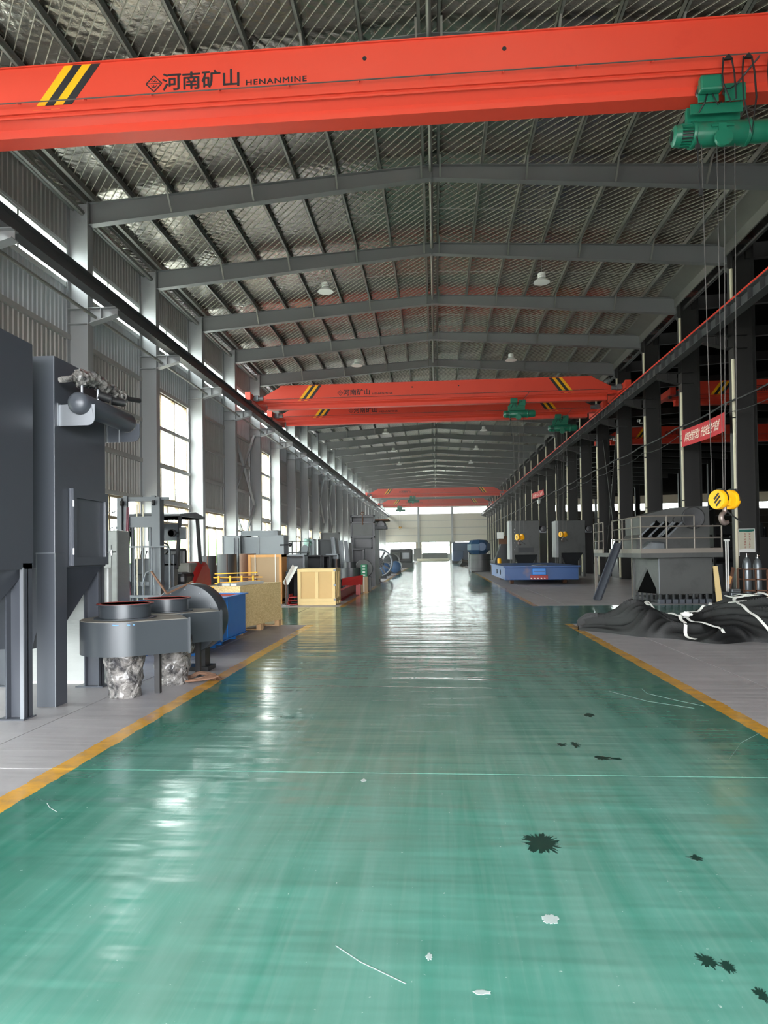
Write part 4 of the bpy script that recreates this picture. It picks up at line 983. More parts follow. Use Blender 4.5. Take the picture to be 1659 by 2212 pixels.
def drum(x, y, r, z0, z1, label, mat='mill'):
    t = thing('steel_drum', label, 'drum', (x, y, 0), 'rolled steel drums')
    MB().lathe([(r, z0), (r, z1), (r - .02, z1), (r - .02, z0 + .03), (0, z0 + .03)], (x, y, 0), 'z', 30).build('shell', mat, t, smooth=True)
    MB().lathe([(r + .03, z0), (r + .03, z0 + .03), (r, z0 + .03), (r, z0)], (x, y, 0), 'z', 30).build('bottom_flange', mat, t)
    MB().box(x + r * .3, x + r * .3 + .02, y - r - .005, y - r * .9, z0, z1).build('seam', 'rust', t)
drum(-6.48, 20.4, .3, 0, 1.57, 'rolled dark steel drum directly right of the forklift roof')
drum(-7.16, 20.6, .28, 0, 1.52, 'pale steel drum seen through the forklift rear')
drum(-6.2, 21.75, .27, 0, 1.58, 'rusty seamed steel drum left of the tan strapped crate', 'rust')
def duct(x0, x1, y0, y1, z0, z1, label, mat='galv'):
    t = thing('duct_box', label, 'duct', ((x0 + x1) / 2, y0, 0), 'galvanised duct boxes')
    MB().box(x0, x1, y0, y1, z0, z1).build('duct_shell', mat, t, bevel=.008)
    for x in (x0 - .025, x1 - .015): box(x, x + .04, y0 - .03, y0 + .01, z0, z1).build('corner_angle', mat, t)
    MB().box(x0, x1, y0 - .012, y0 + .003, (z0 + z1) / 2 - .015, (z0 + z1) / 2 + .015).build('stiffening_rib', mat, t)
    for z in (z0 + .0, z1 - .03): MB().box(x0 - .03, x1 + .03, y0 - .03, y0 + .01, z, z + .03).build('flange', mat, t)
    for i in range(2):
        x = x0 + .12 + i * (x1 - x0 - .3); MB().box(x, x + .06, y0 + .05, y1 - .05, 0, z0 + .02).build('stand', 'mill_dark', t)
duct(-7.3, -6.72, 22.6, 23.4, .85, 2.2, 'leftmost galvanised duct box standing behind the drums')
duct(-6.66, -6.1, 22.8, 23.5, 1.3, 2.14, 'ribbed galvanised duct box in the middle of the duct group')
duct(-6.05, -5.2, 22.6, 23.4, 1.25, 2.2, 'wide smooth galvanised duct box at the right of the duct group')
duct(-6.95, -5.65, 23.6, 24.2, 2.22, 2.4, 'flat galvanised box lying across the top of the duct group')
t = thing('channel_post', 'light grey channel post leaning upright between the duct boxes', 'channel', (-6.6, 21.9, 0))
MB().box(-6.72, -6.7, 21.85, 22.0, .0, 2.1).box(-6.72, -6.56, 21.98, 22.0, 0, 2.1).build('channel_web', 'galv', t); MB().box(-6.58, -6.56, 21.85, 22.0, 0, 2.1).build('channel_flange', 'galv', t)
t = thing('shaft', 'thin steel shaft with a hub poking right from the duct group', 'shaft', (-5.1, 22.5, 1.85))
MB().tube([(-5.3, 22.55, 1.86), (-4.95, 22.55, 1.87)], .025, 8).build('rod', 'mill_dark', t); MB().lathe([(.05, 0), (.07, .02), (.07, .08), (.04, .1)], (-5.0, 22.55, 1.87), 'x', 14).build('hub', 'mill_dark', t, smooth=True)
# railing far left
t = thing('guard_rail', 'thin dark guard rail standing behind the duct group', 'railing', (-5.7, 27, 0))
for x in (-6.2, -5.85, -5.5, -5.14): MB().tube([(x, 27, 0), (x, 27, 2.08)], .02, 6).build('rail_post', 'mill_dark', t)
for z in (1.6, 2.06): MB().tube([(-6.2, 27, z), (-5.14, 27, z)], .02, 6).build('hand_rail', 'mill_dark', t)
# yellow rail bundle
t = thing('rail_bundle', 'heap of yellow painted rails and rusty bars behind the chipboard crate', 'rails', (-6.0, 19.9, 0))
for i in range(14):
    z = .3 + i * .045; MB().bar((-6.7 + R.random() * .2, 19.7 + R.random() * .3, z + R.random() * .1), (-5.2 - R.random() * .2, 19.75 + R.random() * .3, z + .02 + R.random() * .12), .03).build('bar', 'yellow' if i % 2 else 'rust', t)
for x in (-6.5, -6.15, -5.8, -5.45): MB().bar((x, 19.65, 0), (x, 19.68, .92), .05).build('yellow_post', 'yellow', t)
# stacked hopper parts
def shell_box(name, x0, x1, y0, y1, z0, z1, mat, label, cat, group=None, wall=.03, rim=True):
    t = thing(name, label, cat, ((x0 + x1) / 2, (y0 + y1) / 2, z0), group)
    b = MB().box(x0, x0 + wall, y0, y1, z0, z1).box(x1 - wall, x1, y0, y1, z0, z1).box(x0 + wall, x1 - wall, y1 - wall, y1, z0, z1).box(x0, x1, y0, y1, z0, z0 + wall).box(x0, x1, y0, y1, z1 - wall, z1)
    b.build('shell', mat, t)
    if rim: MB().box(x0 - .03, x1 + .03, y0 - .02, y0 + .01, z1 - .02, z1 + .03).box(x0 - .03, x1 + .03, y0 - .02, y0 + .01, z0 - .0, z0 + .05).box(x0 - .03, x0 + .02, y0 - .02, y0 + .01, z0, z1).box(x1 - .02, x1 + .03, y0 - .02, y0 + .01, z0, z1).build('flange', mat, t)
    return t
t = shell_box('hopper_box', -5.1, -4.42, 22.2, 22.9, .3, 1.5, 'galv', 'pale ribbed hopper box beside the tan strapped crate', 'hopper')
box(-5.02, -4.5, 22.19, 22.22, .5, 1.1).build('inner_plate', 'galv', t); box(-5.1, -4.42, 22.2, 22.9, 0, .3).build('base', 'mill_dark', t)
t = shell_box('steel_box', -4.66, -4.26, 20.7, 21.6, .0, .98, 'mill_dark', 'dark steel box squeezed left of the plywood crate', 'box')
t = shell_box('steel_box', -5.0, -4.32, 25, 25.8, .5, 1.47, 'mill_dark', 'dark plate box behind the plywood crate, left one', 'box', 'dark plate boxes'); box(-5.0, -4.32, 25.05, 25.8, 0, .5).build('base', 'mill_dark', t)
t = shell_box('steel_box', -4.24, -3.98, 25, 25.8, .5, 1.46, 'mill_dark', 'dark plate box behind the plywood crate, right narrow one', 'box', 'dark plate boxes'); box(-4.24, -3.98, 25.05, 25.8, 0, .5).build('base', 'mill_dark', t)
drum(-3.78, 25.2, .15, 0, 1.34, 'slim dark drum behind the right edge of the plywood crate', 'mill_dark')
def panels(x0, x1, y, z0, z1, th, mat, label, lean=0):
    t = thing('steel_plate', label, 'panel', ((x0 + x1) / 2, y, 0))
    MB().box(x0, x1, y, y + th, z0, z1).build('plate', mat, t)
    MB().box(x0, x0 + .05, y - .06, y, z0, z1).box(x1 - .05, x1, y - .06, y, z0, z1).box(x0, x1, y - .06, y, z1 - .05, z1).build('edge_angle', mat, t)
panels(-5.7, -5.47, 30, 0, 2.2, .5, 'galv', 'narrow pale upright panel left of the dark plate pile')
panels(-5.36, -4.46, 31, 0, 2.52, .08, 'grey_machine', 'tall grey framed panel at the back of the dark plate pile')
panels(-5.25, -4.5, 29.7, 0, 2.18, .3, 'mill_dark', 'broad black upright panel in the dark plate pile')
t = thing('cone_duct', 'pale slanted cone duct with a bunch of teal film, left of the dark panels', 'duct', (-5.8, 27.8, 0))
MB().add([(-6.2, 27.8, 1.1), (-5.5, 27.8, 1.1), (-5.5, 28.6, 1.1), (-6.2, 28.6, 1.1), (-5.55, 28.0, 1.95), (-5.35, 28.0, 1.95), (-5.35, 28.4, 1.95), (-5.55, 28.4, 1.95)], [(0, 1, 5, 4), (1, 2, 6, 5), (2, 3, 7, 6), (3, 0, 4, 7), (4, 5, 6, 7), (3, 2, 1, 0)]).build('cone', 'galv', t)
box(-6.2, -5.5, 27.8, 28.6, 0, 1.1).build('base_box', 'mill_dark', t); crumple((-5.42, 28.1, 2.0), (.17, .15, .2), 31, 3, .3, 'film_bunch', t, 'teal_film')
for i, (xa, xb, za, zb_, y) in enumerate(((-4.36, -4.12, 2.24, .9, 28.2), (-4.22, -3.98, 2.2, .9, 28.4), (-4.03, -3.83, 2.1, .9, 28.3), (-3.84, -3.66, 2.08, .9, 28.5), (-3.66, -3.52, 2.0, .9, 28.6))):
    t = thing('channel_bar', ['leftmost', 'second', 'middle', 'fourth', 'rightmost'][i] + ' of the five steel channels leaning before the tall machine', 'channel', (xa, y, 0), 'leaning steel channels')
    MB().bar((xa, y, za), (xb, y - .3, zb_ - .9), .15, .02, up=(0, -1, 0)).build('web', 'galv' if i not in (1, 4) else 'grey_machine', t)
    for q in (-.07, .07): MB().bar((xa + q, y - .03, za), (xb + q, y - .33, zb_ - .9), .016, .07, up=(0, -1, 0)).build('flange', 'galv', t)
# tall machine (old filter housing)
t = thing('filter_housing', 'tall weathered dark steel filter housing with open top frame and air drum', 'machine', (-3.3, 31.8, 0))
x0, x1, y0, y1 = -3.95, -2.82, 31, 33.2
MB().box(x0, x0 + .06, y0 - .02, y1, 0, 3.3).box(x1 - .06, x1, y0 - .02, y1, 0, 3.3).box(x0, x1, y0 - .02, y0 + .05, 3.22, 3.3).box(x0, x1, y0 - .02, y0 + .05, 2.93, 3.0).box(x0, x1, y0 - .02, y0 + .05, 2.25, 2.32).build('frame', 'mill', t)
MB().box(x0 + .06, x1 - .06, y0 + .03, y1, 0, 2.93).box(x0 + .06, x1 - .06, y0 + .5, y1, 2.93, 3.25).build('casing', 'mill', t)
MB().box(x0 + .12, x1 - .12, y0 - .01, y0 + .03, 2.36, 2.9).build('upper_panel', 'grey_machine', t)
MB().box(x0 + .18, x1 - .12, y0 - .03, y0 + .03, 1.75, 1.8).box(x0 + .18, x1 - .12, y0 - .03, y0 + .03, 2.2, 2.25).box(x0 + .14, x0 + .2, y0 - .03, y0 + .03, 1.75, 2.25).box(x1 - .18, x1 - .12, y0 - .03, y0 + .03, 1.75, 2.25).build('hatch_frame', 'mill_dark', t)
MB().tube([(-3.38, y0, 2.85), (-3.38, y0, 3.3)], .03, 8).tube([(-3.38 + .07 * math.cos(a), y0, 3.38 + .07 * math.sin(a)) for a in [i * PI / 6 for i in range(13)]], .018, 6).build('lifting_eye', 'rust', t, smooth=True)
MB().lathe([(0, -.05), (.17, -.04), (.2, 0), (.2, .9), (.17, .94), (0, .95)], (-2.55, 31.2, 2.85), 'y', 22).build('air_drum', 'mill', t, smooth=True); MB().box(-2.85, -2.3, 31.15, 31.2, 2.66, 2.8).box(-2.85, -2.3, 32, 32.05, 2.66, 2.8).build('drum_bracket', 'mill_dark', t)
MB().box(-2.82, -2.2, 31.2, 32.4, 3.05, 3.12).build('top_plate', 'rust', t)
# things before the tall machine
t = shell_box('intake_box', -3.75, -3.15, 28.9, 29.6, .5, 1.72, 'mill', 'open rusty intake box at the foot of the tall machine', 'box'); box(-3.75, -3.15, 28.95, 29.6, 0, .5).build('base', 'mill_dark', t)
t = shell_box('small_hopper', -4.42, -3.97, 26.9, 27.5, .5, 1.5, 'galv', 'small pale hopper under the leaning channels', 'hopper'); box(-4.42, -3.97, 26.95, 27.5, 0, .5).build('base', 'mill_dark', t)
t = thing('small_fan', 'small dark fan with round collar behind the plywood crate', 'fan', (-3.45, 27.0, 0))
MB().lathe([(.44, .5), (.44, .96), (0, .965)], (-3.45, 27, 0), 'z', 34).build('fan_casing', 'mill', t, smooth=True); MB().lathe([(.26, .96), (.26, 1.2), (.24, 1.2), (.24, 1.0), (0, 1.0)], (-3.5, 27, 0), 'z', 28).build('inlet_ring', 'mill', t, smooth=True); MB().lathe([(.2, 0), (.2, .5)], (-3.45, 27, 0), 'z', 18).build('motor', 'mill_dark', t, smooth=True)
t = thing('steel_disc', 'dusty grey steel disc standing on edge beside the small fan', 'disc', (-3.0, 27.9, 0))
MB().lathe([(0, 0), (.36, 0), (.38, .02), (.38, .16), (.36, .18), (0, .18)], (-3.02, 27.9, .9), 'y', 34).build('disc_plate', 'grey_machine', t, smooth=True); box(-3.3, -2.72, 27.9, 28.1, 0, .55).build('stand', 'grey_machine', t)
for i, z in enumerate((.62, .74, .86, .98)):
    t = thing('green_carton', ['lowest', 'second', 'third', 'topmost'][i] + ' of the small green cartons stacked on a brown box', 'carton', (-2.85, 26.4, z), 'green cartons'); box(-2.97, -2.73, 26.35, 26.6, z, z + .115).build('carton_body', 'green_box', t, bevel=.005); box(-2.9, -2.8, 26.346, 26.35, z + .03, z + .08).build('carton_print', 'white', t)
t = thing('brown_carton', 'brown cardboard box on the floor under the green cartons', 'carton', (-2.85, 26.5, 0)); box(-2.99, -2.7, 26.3, 26.65, .02, .62).build('carton_body', 'card', t, bevel=.006); box(-2.87, -2.83, 26.296, 26.3, .02, .62).build('tape', 'strap', t); box(-3.05, -2.66, 26.25, 26.7, 0, .02).build('pallet', 'osb_dark', t)
t = thing('red_channel', 'long red painted channel lying along the aisle past the plywood crate', 'channel', (-3.0, 24.2, 0))
MB().bar((-3.2, 21.6, .18), (-3.25, 26.5, .18), .02, .34).build('web', 'red_dark', t); MB().bar((-3.13, 21.6, .02), (-3.18, 26.5, .02), .16, .02).bar((-3.13, 21.6, .35), (-3.18, 26.5, .35), .16, .02).build('flange', 'red_dark', t)
t = thing('red_trough', 'short bright red sheet trough lying before the small fan', 'trough', (-2.95, 24.9, 0)); MB().add([(-3.5, 24.6, .36), (-2.75, 24.9, .36), (-2.75, 25.1, .72), (-3.5, 24.8, .62), (-3.5, 24.64, .36), (-2.75, 24.94, .36), (-2.75, 25.14, .72), (-3.5, 24.84, .62)], [(0, 1, 2, 3), (7, 6, 5, 4), (0, 4, 5, 1), (1, 5, 6, 2), (2, 6, 7, 3), (3, 7, 4, 0)]).build('sheet', 'red_dark', t); box(-3.0, -2.82, 24.85, 24.95, 0, .4).build('support', 'red_dark', t)
drum(-3.6, 22.9, .2, 0, .55, 'low dark drum stub behind the right side of the plywood crate', 'mill_dark')
t = thing('red_beam_end', 'stacked red angle ends on the floor left of the plywood crate', 'angle', (-4.35, 19.9, 0))
for i in range(3): MB().box(-4.48 + i * .02, -4.2, 19.95, 20.4, .02 + i * .11, .04 + i * .11).box(-4.48 + i * .02, -4.46 + i * .02, 19.95, 20.4, .02 + i * .11, .11 + i * .11).build('angle_bar', 'red_dark', t)
t = thing('brass_stand', 'slim brassy rod stand on the floor between the crates', 'stand', (-4.47, 19.75, 0)); MB().tube([(-4.47, 19.75, .03), (-4.47, 19.75, .62)], .012, 8).tube([(-4.47, 19.75, .62), (-4.5, 19.75, .8)], .018, 8).build('rod', 'rust', t); MB().tube([(-4.58, 19.75, .02), (-4.36, 19.75, .02)], .015, 6).tube([(-4.47, 19.64, .02), (-4.47, 19.86, .02)], .015, 6).build('foot', 'chrome', t)
t = thing('white_angle', 'white sheet chute leaning on the plywood crate left edge', 'chute', (-4.4, 20.0, 0)); MB().bar((-4.55, 20.1, .62), (-4.33, 20.5, 1.16), .16, .012).build('chute_floor', 'white', t); MB().bar((-4.62, 20.08, .65), (-4.4, 20.48, 1.19), .012, .1).build('chute_side', 'white', t)
box(-4.6, -4.5, 20.16, 20.22, 0, .64).build('prop', 'mill_dark', t)
# along the left edge farther back
def tank(x, y, r, l, z, mat, label, ax='y'):
    t = thing('steel_tank', label, 'tank', (x, y, 0), 'tanks along the left edge'); c = (x, y, z)
    MB().lathe([(0, -.06), (r * .7, -.04), (r, .03), (r, l - .03), (r * .7, l + .04), (0, l + .06)], c, ax, 26).build('tank_shell', mat, t, smooth=True)
    a, b_ = (y + .1 * l, y + .9 * l) if ax == 'y' else (x + .1 * l, x + .9 * l)
    for q in (a, b_):
        (MB().box(x - r * .8, x + r * .8, q - .04, q + .04, 0, z - r * .5) if ax == 'y' else MB().box(q - .04, q + .04, y - r * .8, y + r * .8, 0, z - r * .5)).build('saddle', 'mill_dark', t)
tank(-3.3, 33.6, .4, 2.4, .42, 'mill', 'rusty dark tank lying at the foot of the tall machine')
tank(-3.4, 44, .38, 1.6, .5, 'blue_dark', 'dusty blue tank with domed end past the tall machine'); tank(-3.0, 49, .42, 2, .5, 'blue_dark', 'second dusty blue tank lying farther down the left edge'); tank(-3.5, 52, .6, 2.2, .85, 'mill_dark', 'big black tank behind the dusty blue tanks')
t = thing('steel_reel', 'pale spoked reel standing behind the tall machine', 'reel', (-3.5, 40, 0))
for dy in (0, .7):
    MB().tube([(-3.45 + .8 * math.cos(a), 40 + dy, .95 + .8 * math.sin(a)) for a in [i * 2 * PI / 28 for i in range(29)]], .045, 6).build('rim', 'galv', t, smooth=True)
    for i in range(6): a = i * PI / 6; MB().bar((-3.45 - .8 * math.cos(a), 40 + dy, .95 - .8 * math.sin(a)), (-3.45 + .8 * math.cos(a), 40 + dy, .95 + .8 * math.sin(a)), .05).build('spoke', 'mill', t)
MB().tube([(-3.45, 40, .95), (-3.45, 40.7, .95)], .3, 18).build('hub', 'mill_dark', t, smooth=True); box(-3.9, -3.0, 40.1, 40.6, 0, .2).build('cradle', 'mill_dark', t)
t = thing('gear_housing', 'dark blocky gear housing on a skid far down the left edge', 'machine', (-3.6, 68, 0))
MB().box(-4.7, -2.4, 68, 71, .5, 1.9).build('housing', 'mill_dark', t, bevel=.15); MB().box(-4.8, -2.3, 67.9, 71.1, 0, .5).build('skid', 'mill_dark', t); MB().box(-3.4, -2.7, 67.9, 68, .9, 1.5).build('cover', 'galv', t); MB().tube([(-4.6, 67.6, 1.2), (-3.6, 67.6, 1.2)], .35, 16).build('side_drum', 'grey_machine', t, smooth=True)
t = shell_box('grey_bin', -3.9, -2.7, 118, 119, 0, 2.2, 'grey_machine', 'upright grey bin before the far windows, left one', 'bin'); box(-3.85, -2.75, 118.02, 118.1, .05, 2.1).build('face', 'grey_machine', t)
t = shell_box('grey_bin', -2.4, 2.0, 119, 120, 0, 1.35, 'grey_machine', 'long low grey bin before the far windows', 'bin'); box(-2.35, 1.95, 119.02, 119.1, .05, 1.3).build('face', 'grey_machine', t)
t = thing('pipe_bundle', 'pale long pipes lying across the far end of the aisle', 'pipes', (0, 112, 0))
for i in range(5): MB().tube([(-3.2, 112 + (i % 3) * .25, .12 + .2 * (i // 3)), (2.2, 112 + (i % 3) * .25, .12 + .2 * (i // 3))], .11, 10).build('pipe', 'cream_pipe', t, smooth=True)
t = thing('blue_post', 'small blue cabinet post at the far left before the end windows', 'cabinet', (-4.2, 105, 0)); box(-4.4, -3.95, 105, 105.4, 0, 1.7).build('cabinet_body', 'blue_dark', t, bevel=.02); box(-4.4, -3.95, 104.98, 105, .4, .7).build('cabinet_label', 'yellow', t)

# ================================================================== RIGHT SIDE
# transfer cart
t = thing('transfer_cart', 'flat worn blue rail transfer cart on the right concrete', 'cart', (4.8, 34.5, 0))
x0, x1, y0, y1 = 3.05, 6.5, 31.0, 38.5
MB().box(x0 + .08, x1 - .08, y0 + .02, y1 - .02, .22, .8).build('side_frame', 'blue_cart', t, bevel=.02); MB().box(x0, x1, y0 - .06, y1 + .06, .8, .86).build('deck', 'blue_cart', t)
tb = MB().box(4.35, 4.95, y0 - .12, y0 + .02, .45, .76).build('tool_box', 'blue', t, bevel=.02); MB().box(4.4, 4.9, y0 - .13, y0 - .115, .6, .62).build('box_lip', 'black', tb)
bp = MB().box(4.25, 5.05, y0 - .02, y0 + .02, .24, .44).build('warning_plate', 'red_dark', t)
for i in range(5): MB().prism([(4.3 + i * .15, .26), (4.36 + i * .15, .26), (4.32 + i * .15, .31), (4.26 + i * .15, .31)], 'y', y0 - .03, y0 - .02).build('warning_stripe', 'white', bp)
MB().tube([(4.3, y0 - .1, .88), (4.7, y0 - .12, .92), (5.0, y0 - .05, .88), (4.6, y0, .92)], .02, 6).build('cable_hank', 'galv', t, smooth=True)
for y in (33.2, 35.0): MB().lathe([(.05, 0), (.12, 0), (.12, -.03), (.05, -.03)], (x0 + .08, y, .52), 'x', 14).build('lifting_lug', 'black', t)
for x in (x0 + .5, x1 - .5):
    for y in (32.2, 37.2): MB().lathe([(.06, -.08), (.25, -.08), (.25, .08), (.06, .08)], (x, y, .25), 'x', 18).build('wheel', 'rust', t)
# two tall grey machines
def tallm(x0, x1, y0, y1, zt, zb, label, drum_, seed):
    t = thing('filter_tower', label, 'machine', ((x0 + x1) / 2, y0, 0), 'grey filter towers')
    MB().box(x0, x1, y0, y1, zb, zt).build('casing', 'grey_machine', t, bevel=.015); 
    MB().box(x0 - .14, x0, y0 + .05, y1, zb - .3, zt).build('side_flange', 'column', t)
    for x in (x0 + .02, x1 - .14):
        for y in (y0, y1 - .14): MB().box(x, x + .13, y, y + .13, 0, zb + .02).build('leg', 'grey_machine', t)
    b = MB().box(x0, x1, y0 - .02, y0 + .02, zb - .04, zb + .03); b.build('lower_rim', 'grey_machine', t)
    MB().add([(x0 + .1, y0 + .1, zb), (x1 - .1, y0 + .1, zb), (x1 - .1, y1 - .1, zb), (x0 + .1, y1 - .1, zb), (x0 + .5, y0 + .5, zb - .8), (x1 - .5, y0 + .5, zb - .8), (x1 - .5, y1 - .5, zb - .8), (x0 + .5, y1 - .5, zb - .8)], [(0, 1, 5, 4), (1, 2, 6, 5), (2, 3, 7, 6), (3, 0, 4, 7), (4, 5, 6, 7)]).build('hopper', 'mill_dark', t)
    MB().lathe([(0, 0), (.16, .02), (.19, .06), (.19, 1.0), (0, 1.05)], (x1 + .25, y0 + .1, zt - .5), 'y', 18).build('air_tank', 'mill', t, smooth=True); box(x1, x1 + .42, y0 + .2, y0 + .26, zt - .72, zt - .55).build('tank_bracket', 'galv', t)
    rr = random.Random(seed)
    if seed == 1:
        b = MB()
        for i in range(7): b.lathe([(.018, 0), (.018, .02)], (x0 + .15 + (.12 if i % 3 == 2 else 0), y0 - .02, zt - .5 - i * .2), 'y', 8)
        b.build('bolt', 'chrome', t); box(x0 + .35, x1 - .35, y0 - .03, y0, zb + .1, zb + .38).build('slot', 'mill_dark', t)
    return t
tallm(4.47, 6.07, 40, 41.4, 3.33, 1.36, 'grey filter tower behind the blue cart, left of the pair', 1, 1)
tallm(7.2, 8.75, 40.2, 41.6, 3.3, 1.44, 'grey filter tower behind the blue cart, right of the pair', 1, 2)
t = thing('yellow_bollards', 'short yellow and cream cylinder on the floor left of the left tower', 'bollard', (3.9, 42, 0)); MB().lathe([(.12, 0), (.12, 1.05), (.1, 1.1), (0, 1.1)], (3.9, 42, 0), 'z', 14).build('post_body', 'yellow', t, smooth=True); MB().lathe([(.121, .5), (.121, .7)], (3.9, 42, 0), 'z', 14).build('post_band', 'white', t)
t = thing('slanted_chute', 'dark slanted chute machine left of the left grey tower', 'machine', (4.2, 44, 0)); MB().prism([(3.75, .0), (4.7, .0), (4.7, 2.4), (4.3, 2.4), (3.75, .9)], 'y', 43.4, 44.4).build('body', 'mill_dark', t); MB().box(4.0, 4.7, 43.3, 43.4, 2.0, 2.5).build('head_plate', 'rust', t); MB().box(3.9, 4.3, 43.2, 43.4, 2.35, 2.75).build('white_box', 'white', t)
# blue hopper over open bin
t = thing('open_bin', 'rusty ribbed round bin under the blue hopper', 'bin', (3.3, 51, 0)); MB().lathe([(.78, .1), (.78, 1.32), (.74, 1.32), (.74, .2), (0, .2)], (3.3, 51, 0), 'z', 30).build('bin_shell', 'mill', t, smooth=True)
for z in (.3, .9, 1.3): MB().lathe([(.78, z), (.82, z), (.82, z + .04), (.78, z + .04)], (3.3, 51, 0), 'z', 30).build('hoop', 'mill_dark', t)
box(2.6, 4.0, 50.4, 51.6, 0, .1).build('base', 'mill_dark', t)
t = thing('blue_hopper', 'faceted glossy blue hopper casing resting above the rusty bin', 'hopper', (3.3, 51.2, 0)); b = MB()
prof = [(.55, 1.35), (.85, 1.66), (.85, 2.1), (.6, 2.4), (0, 2.45)]; b.lathe(prof, (3.2, 51.1, 0), 'z', 8); b.build('hopper_shell', 'blue_dark', t); MB().lathe([(.3, 0), (.3, .05), (.2, .06)], (3.4, 50.26, 1.9), 'y', 18).build('port_flange', 'blue_dark', t)
t = thing('blue_machine', 'long blue sheeted machine far down the right side', 'machine', (3.8, 90, 0)); MB().box(2.2, 5.6, 90, 96, .3, 2.8).build('body', 'blue_dark', t, bevel=.12); MB().box(2.1, 5.7, 89.8, 96.2, 0, .35).build('skid', 'mill_dark', t); MB().box(2.2, 3.6, 89.0, 90, .3, 1.7).build('front_box', 'blue_dark', t, bevel=.08)
t = shell_box('rack_frame', 2.75, 3.5, 56, 58, 0, 1.5, 'mill_dark', 'dark frame rack with blue drums left of the rusty bin', 'rack'); 
for z in (.05, .6): MB().lathe([(.28, z), (.28, z + .5), (0, z + .5)], (3.1, 56.4, 0), 'z', 18).build('blue_drum', 'blue', t, smooth=True)
box(2.75, 3.5, 56, 57.9, .55, .6).build('shelf', 'mill_dark', t)
t = thing('dark_scrap', 'low heap of dark steel offcuts at the right edge of the far aisle', 'scrap', (3.0, 72, 0))
for i in range(9): MB().obox((2.7 + R.random() * 1.3, 71 + R.random() * 3, .15 + R.random() * .3), .6, .5, .3, (R.random(), R.random(), R.random())).build('offcut', 'mill_dark', t)

# railed machine
t = thing('railed_machine', 'big grey hopper machine with railed platform on stub feet', 'machine', (6.8, 21, 0))
yb = 19.8
MB().box(6.36, 7.84, yb, yb + 2.4, .26, 1.3).build('base_box', 'grey_machine', t, bevel=.01); MB().box(6.352, 6.37, yb - .008, yb + .01, .26, 1.28).build('weld_edge', 'slate_edge', t)
# left gable with the triangular opening
MB().add([(6.36, yb + .06, 1.3), (5.98, yb + 1.1, 1.3), (5.98, yb + 1.1, .26), (6.36, yb + .06, .26), (6.17, yb + .57, 1.05)], [(0, 1, 4), (1, 2, 4), (0, 4, 3)]).build('gable_plate', 'grey_machine', t)
MB().box(5.95, 6.0, yb + 1.06, yb + 1.14, 0, 1.3).build('corner_post', 'grey_machine', t)
fb = MB()
for i in range(5): fb.box(6.02 + i * .075, 6.07 + i * .075, yb + .98 - i * .2, yb + 1.03 - i * .2, .03, .26)
fb.box(5.98, 6.36, yb + .1, yb + 1.1, .0, .03); fb.build('bolt_rail', 'mill_dark', t)
for i in range(8):
    x = 6.3 + i * .185; ft = MB().box(x, x + .145, 19.62, 19.8, 0, .13).build('foot', 'slate', t, bevel=.004); MB().tube([(x + .07, 19.76, .12), (x + .07, 19.76, .27)], .05, 10).build('stud', 'mill_dark', ft)
MB().add([(6.05, yb + 1.05, .26), (6.42, yb + .1, .26), (6.24, yb + .57, 1.03), (6.06, yb + 1.06, .26), (6.43, yb + .11, .26), (6.25, yb + .58, 1.03)], [(0, 1, 2), (5, 4, 3), (0, 3, 4, 1), (1, 4, 5, 2), (2, 5, 3, 0)]).build('opening_shade', 'inner_shade', t)  # black plate in the opening; the hopper's deep shade put into its colour
box(6.3, 7.8, 19.8, 22, .0, .1).build('under_frame', 'mill_dark', t)
# platform deck
dk = MB().box(5.78, 8.02, 19.5, 22.3, 1.31, 1.44).build('deck', 'grey_machine', t); MB().box(5.78, 6.6, 22.3, 25.2, 1.31, 1.44).build('deck', 'grey_machine', t)
MB().box(5.78, 8.02, 19.5, 19.51, 1.44, 1.57).box(5.78, 5.79, 19.5, 23, 1.44, 1.57).box(5.78, 5.79, 23.9, 25.2, 1.44, 1.57).build('toe_board', 'rail_grey', t)
rl = thing('railing', None, None); rl.parent = t; rl['label'] = 'thin grey guard railing with two rails'
loc0 = t.location.copy()
def post(x, y, a=1.44, b_=2.5): MB().tube([(x, y, a), (x, y, b_)], .022, 8).build('rail_post', 'rail_grey', rl)
def rail(a, b_): MB().tube([a, b_], .02, 8).build('hand_rail', 'rail_grey', rl)
for x, tp in ((5.79, 2.5), (6.5, 2.5), (7.26, 2.48), (8.0, 2.2)): post(x, 19.52, 1.44, tp)
rail((5.79, 19.52, 2.49), (7.26, 19.52, 2.49)); rail((5.79, 19.52, 2.19), (8.0, 19.52, 2.19)); rail((5.79, 19.52, 1.86), (8.0, 19.52, 1.86))
MB().lathe([(.05, 0), (.07, .01), (.05, .02)], (7.26, 19.52, 2.18), 'z', 12).build('rail_clamp', 'galv', rl)
for y in (20.4, 21.4, 22.6): post(5.79, y)
for z in (2.49, 2.19, 1.86): rail((5.79, 19.52, z), (5.79, 22.6, z)); rail((5.79, 23.8, z), (5.79, 25.2, z))
for y in (23.8, 24.5, 25.2): post(5.79, y)
for x, y in ((5.82, 25.1), (6.4, 22.5), (7.9, 22.2)): MB().box(x - .04, x + .04, y - .04, y + .04, 0, 1.32).build('deck_leg', 'rail_grey', t)
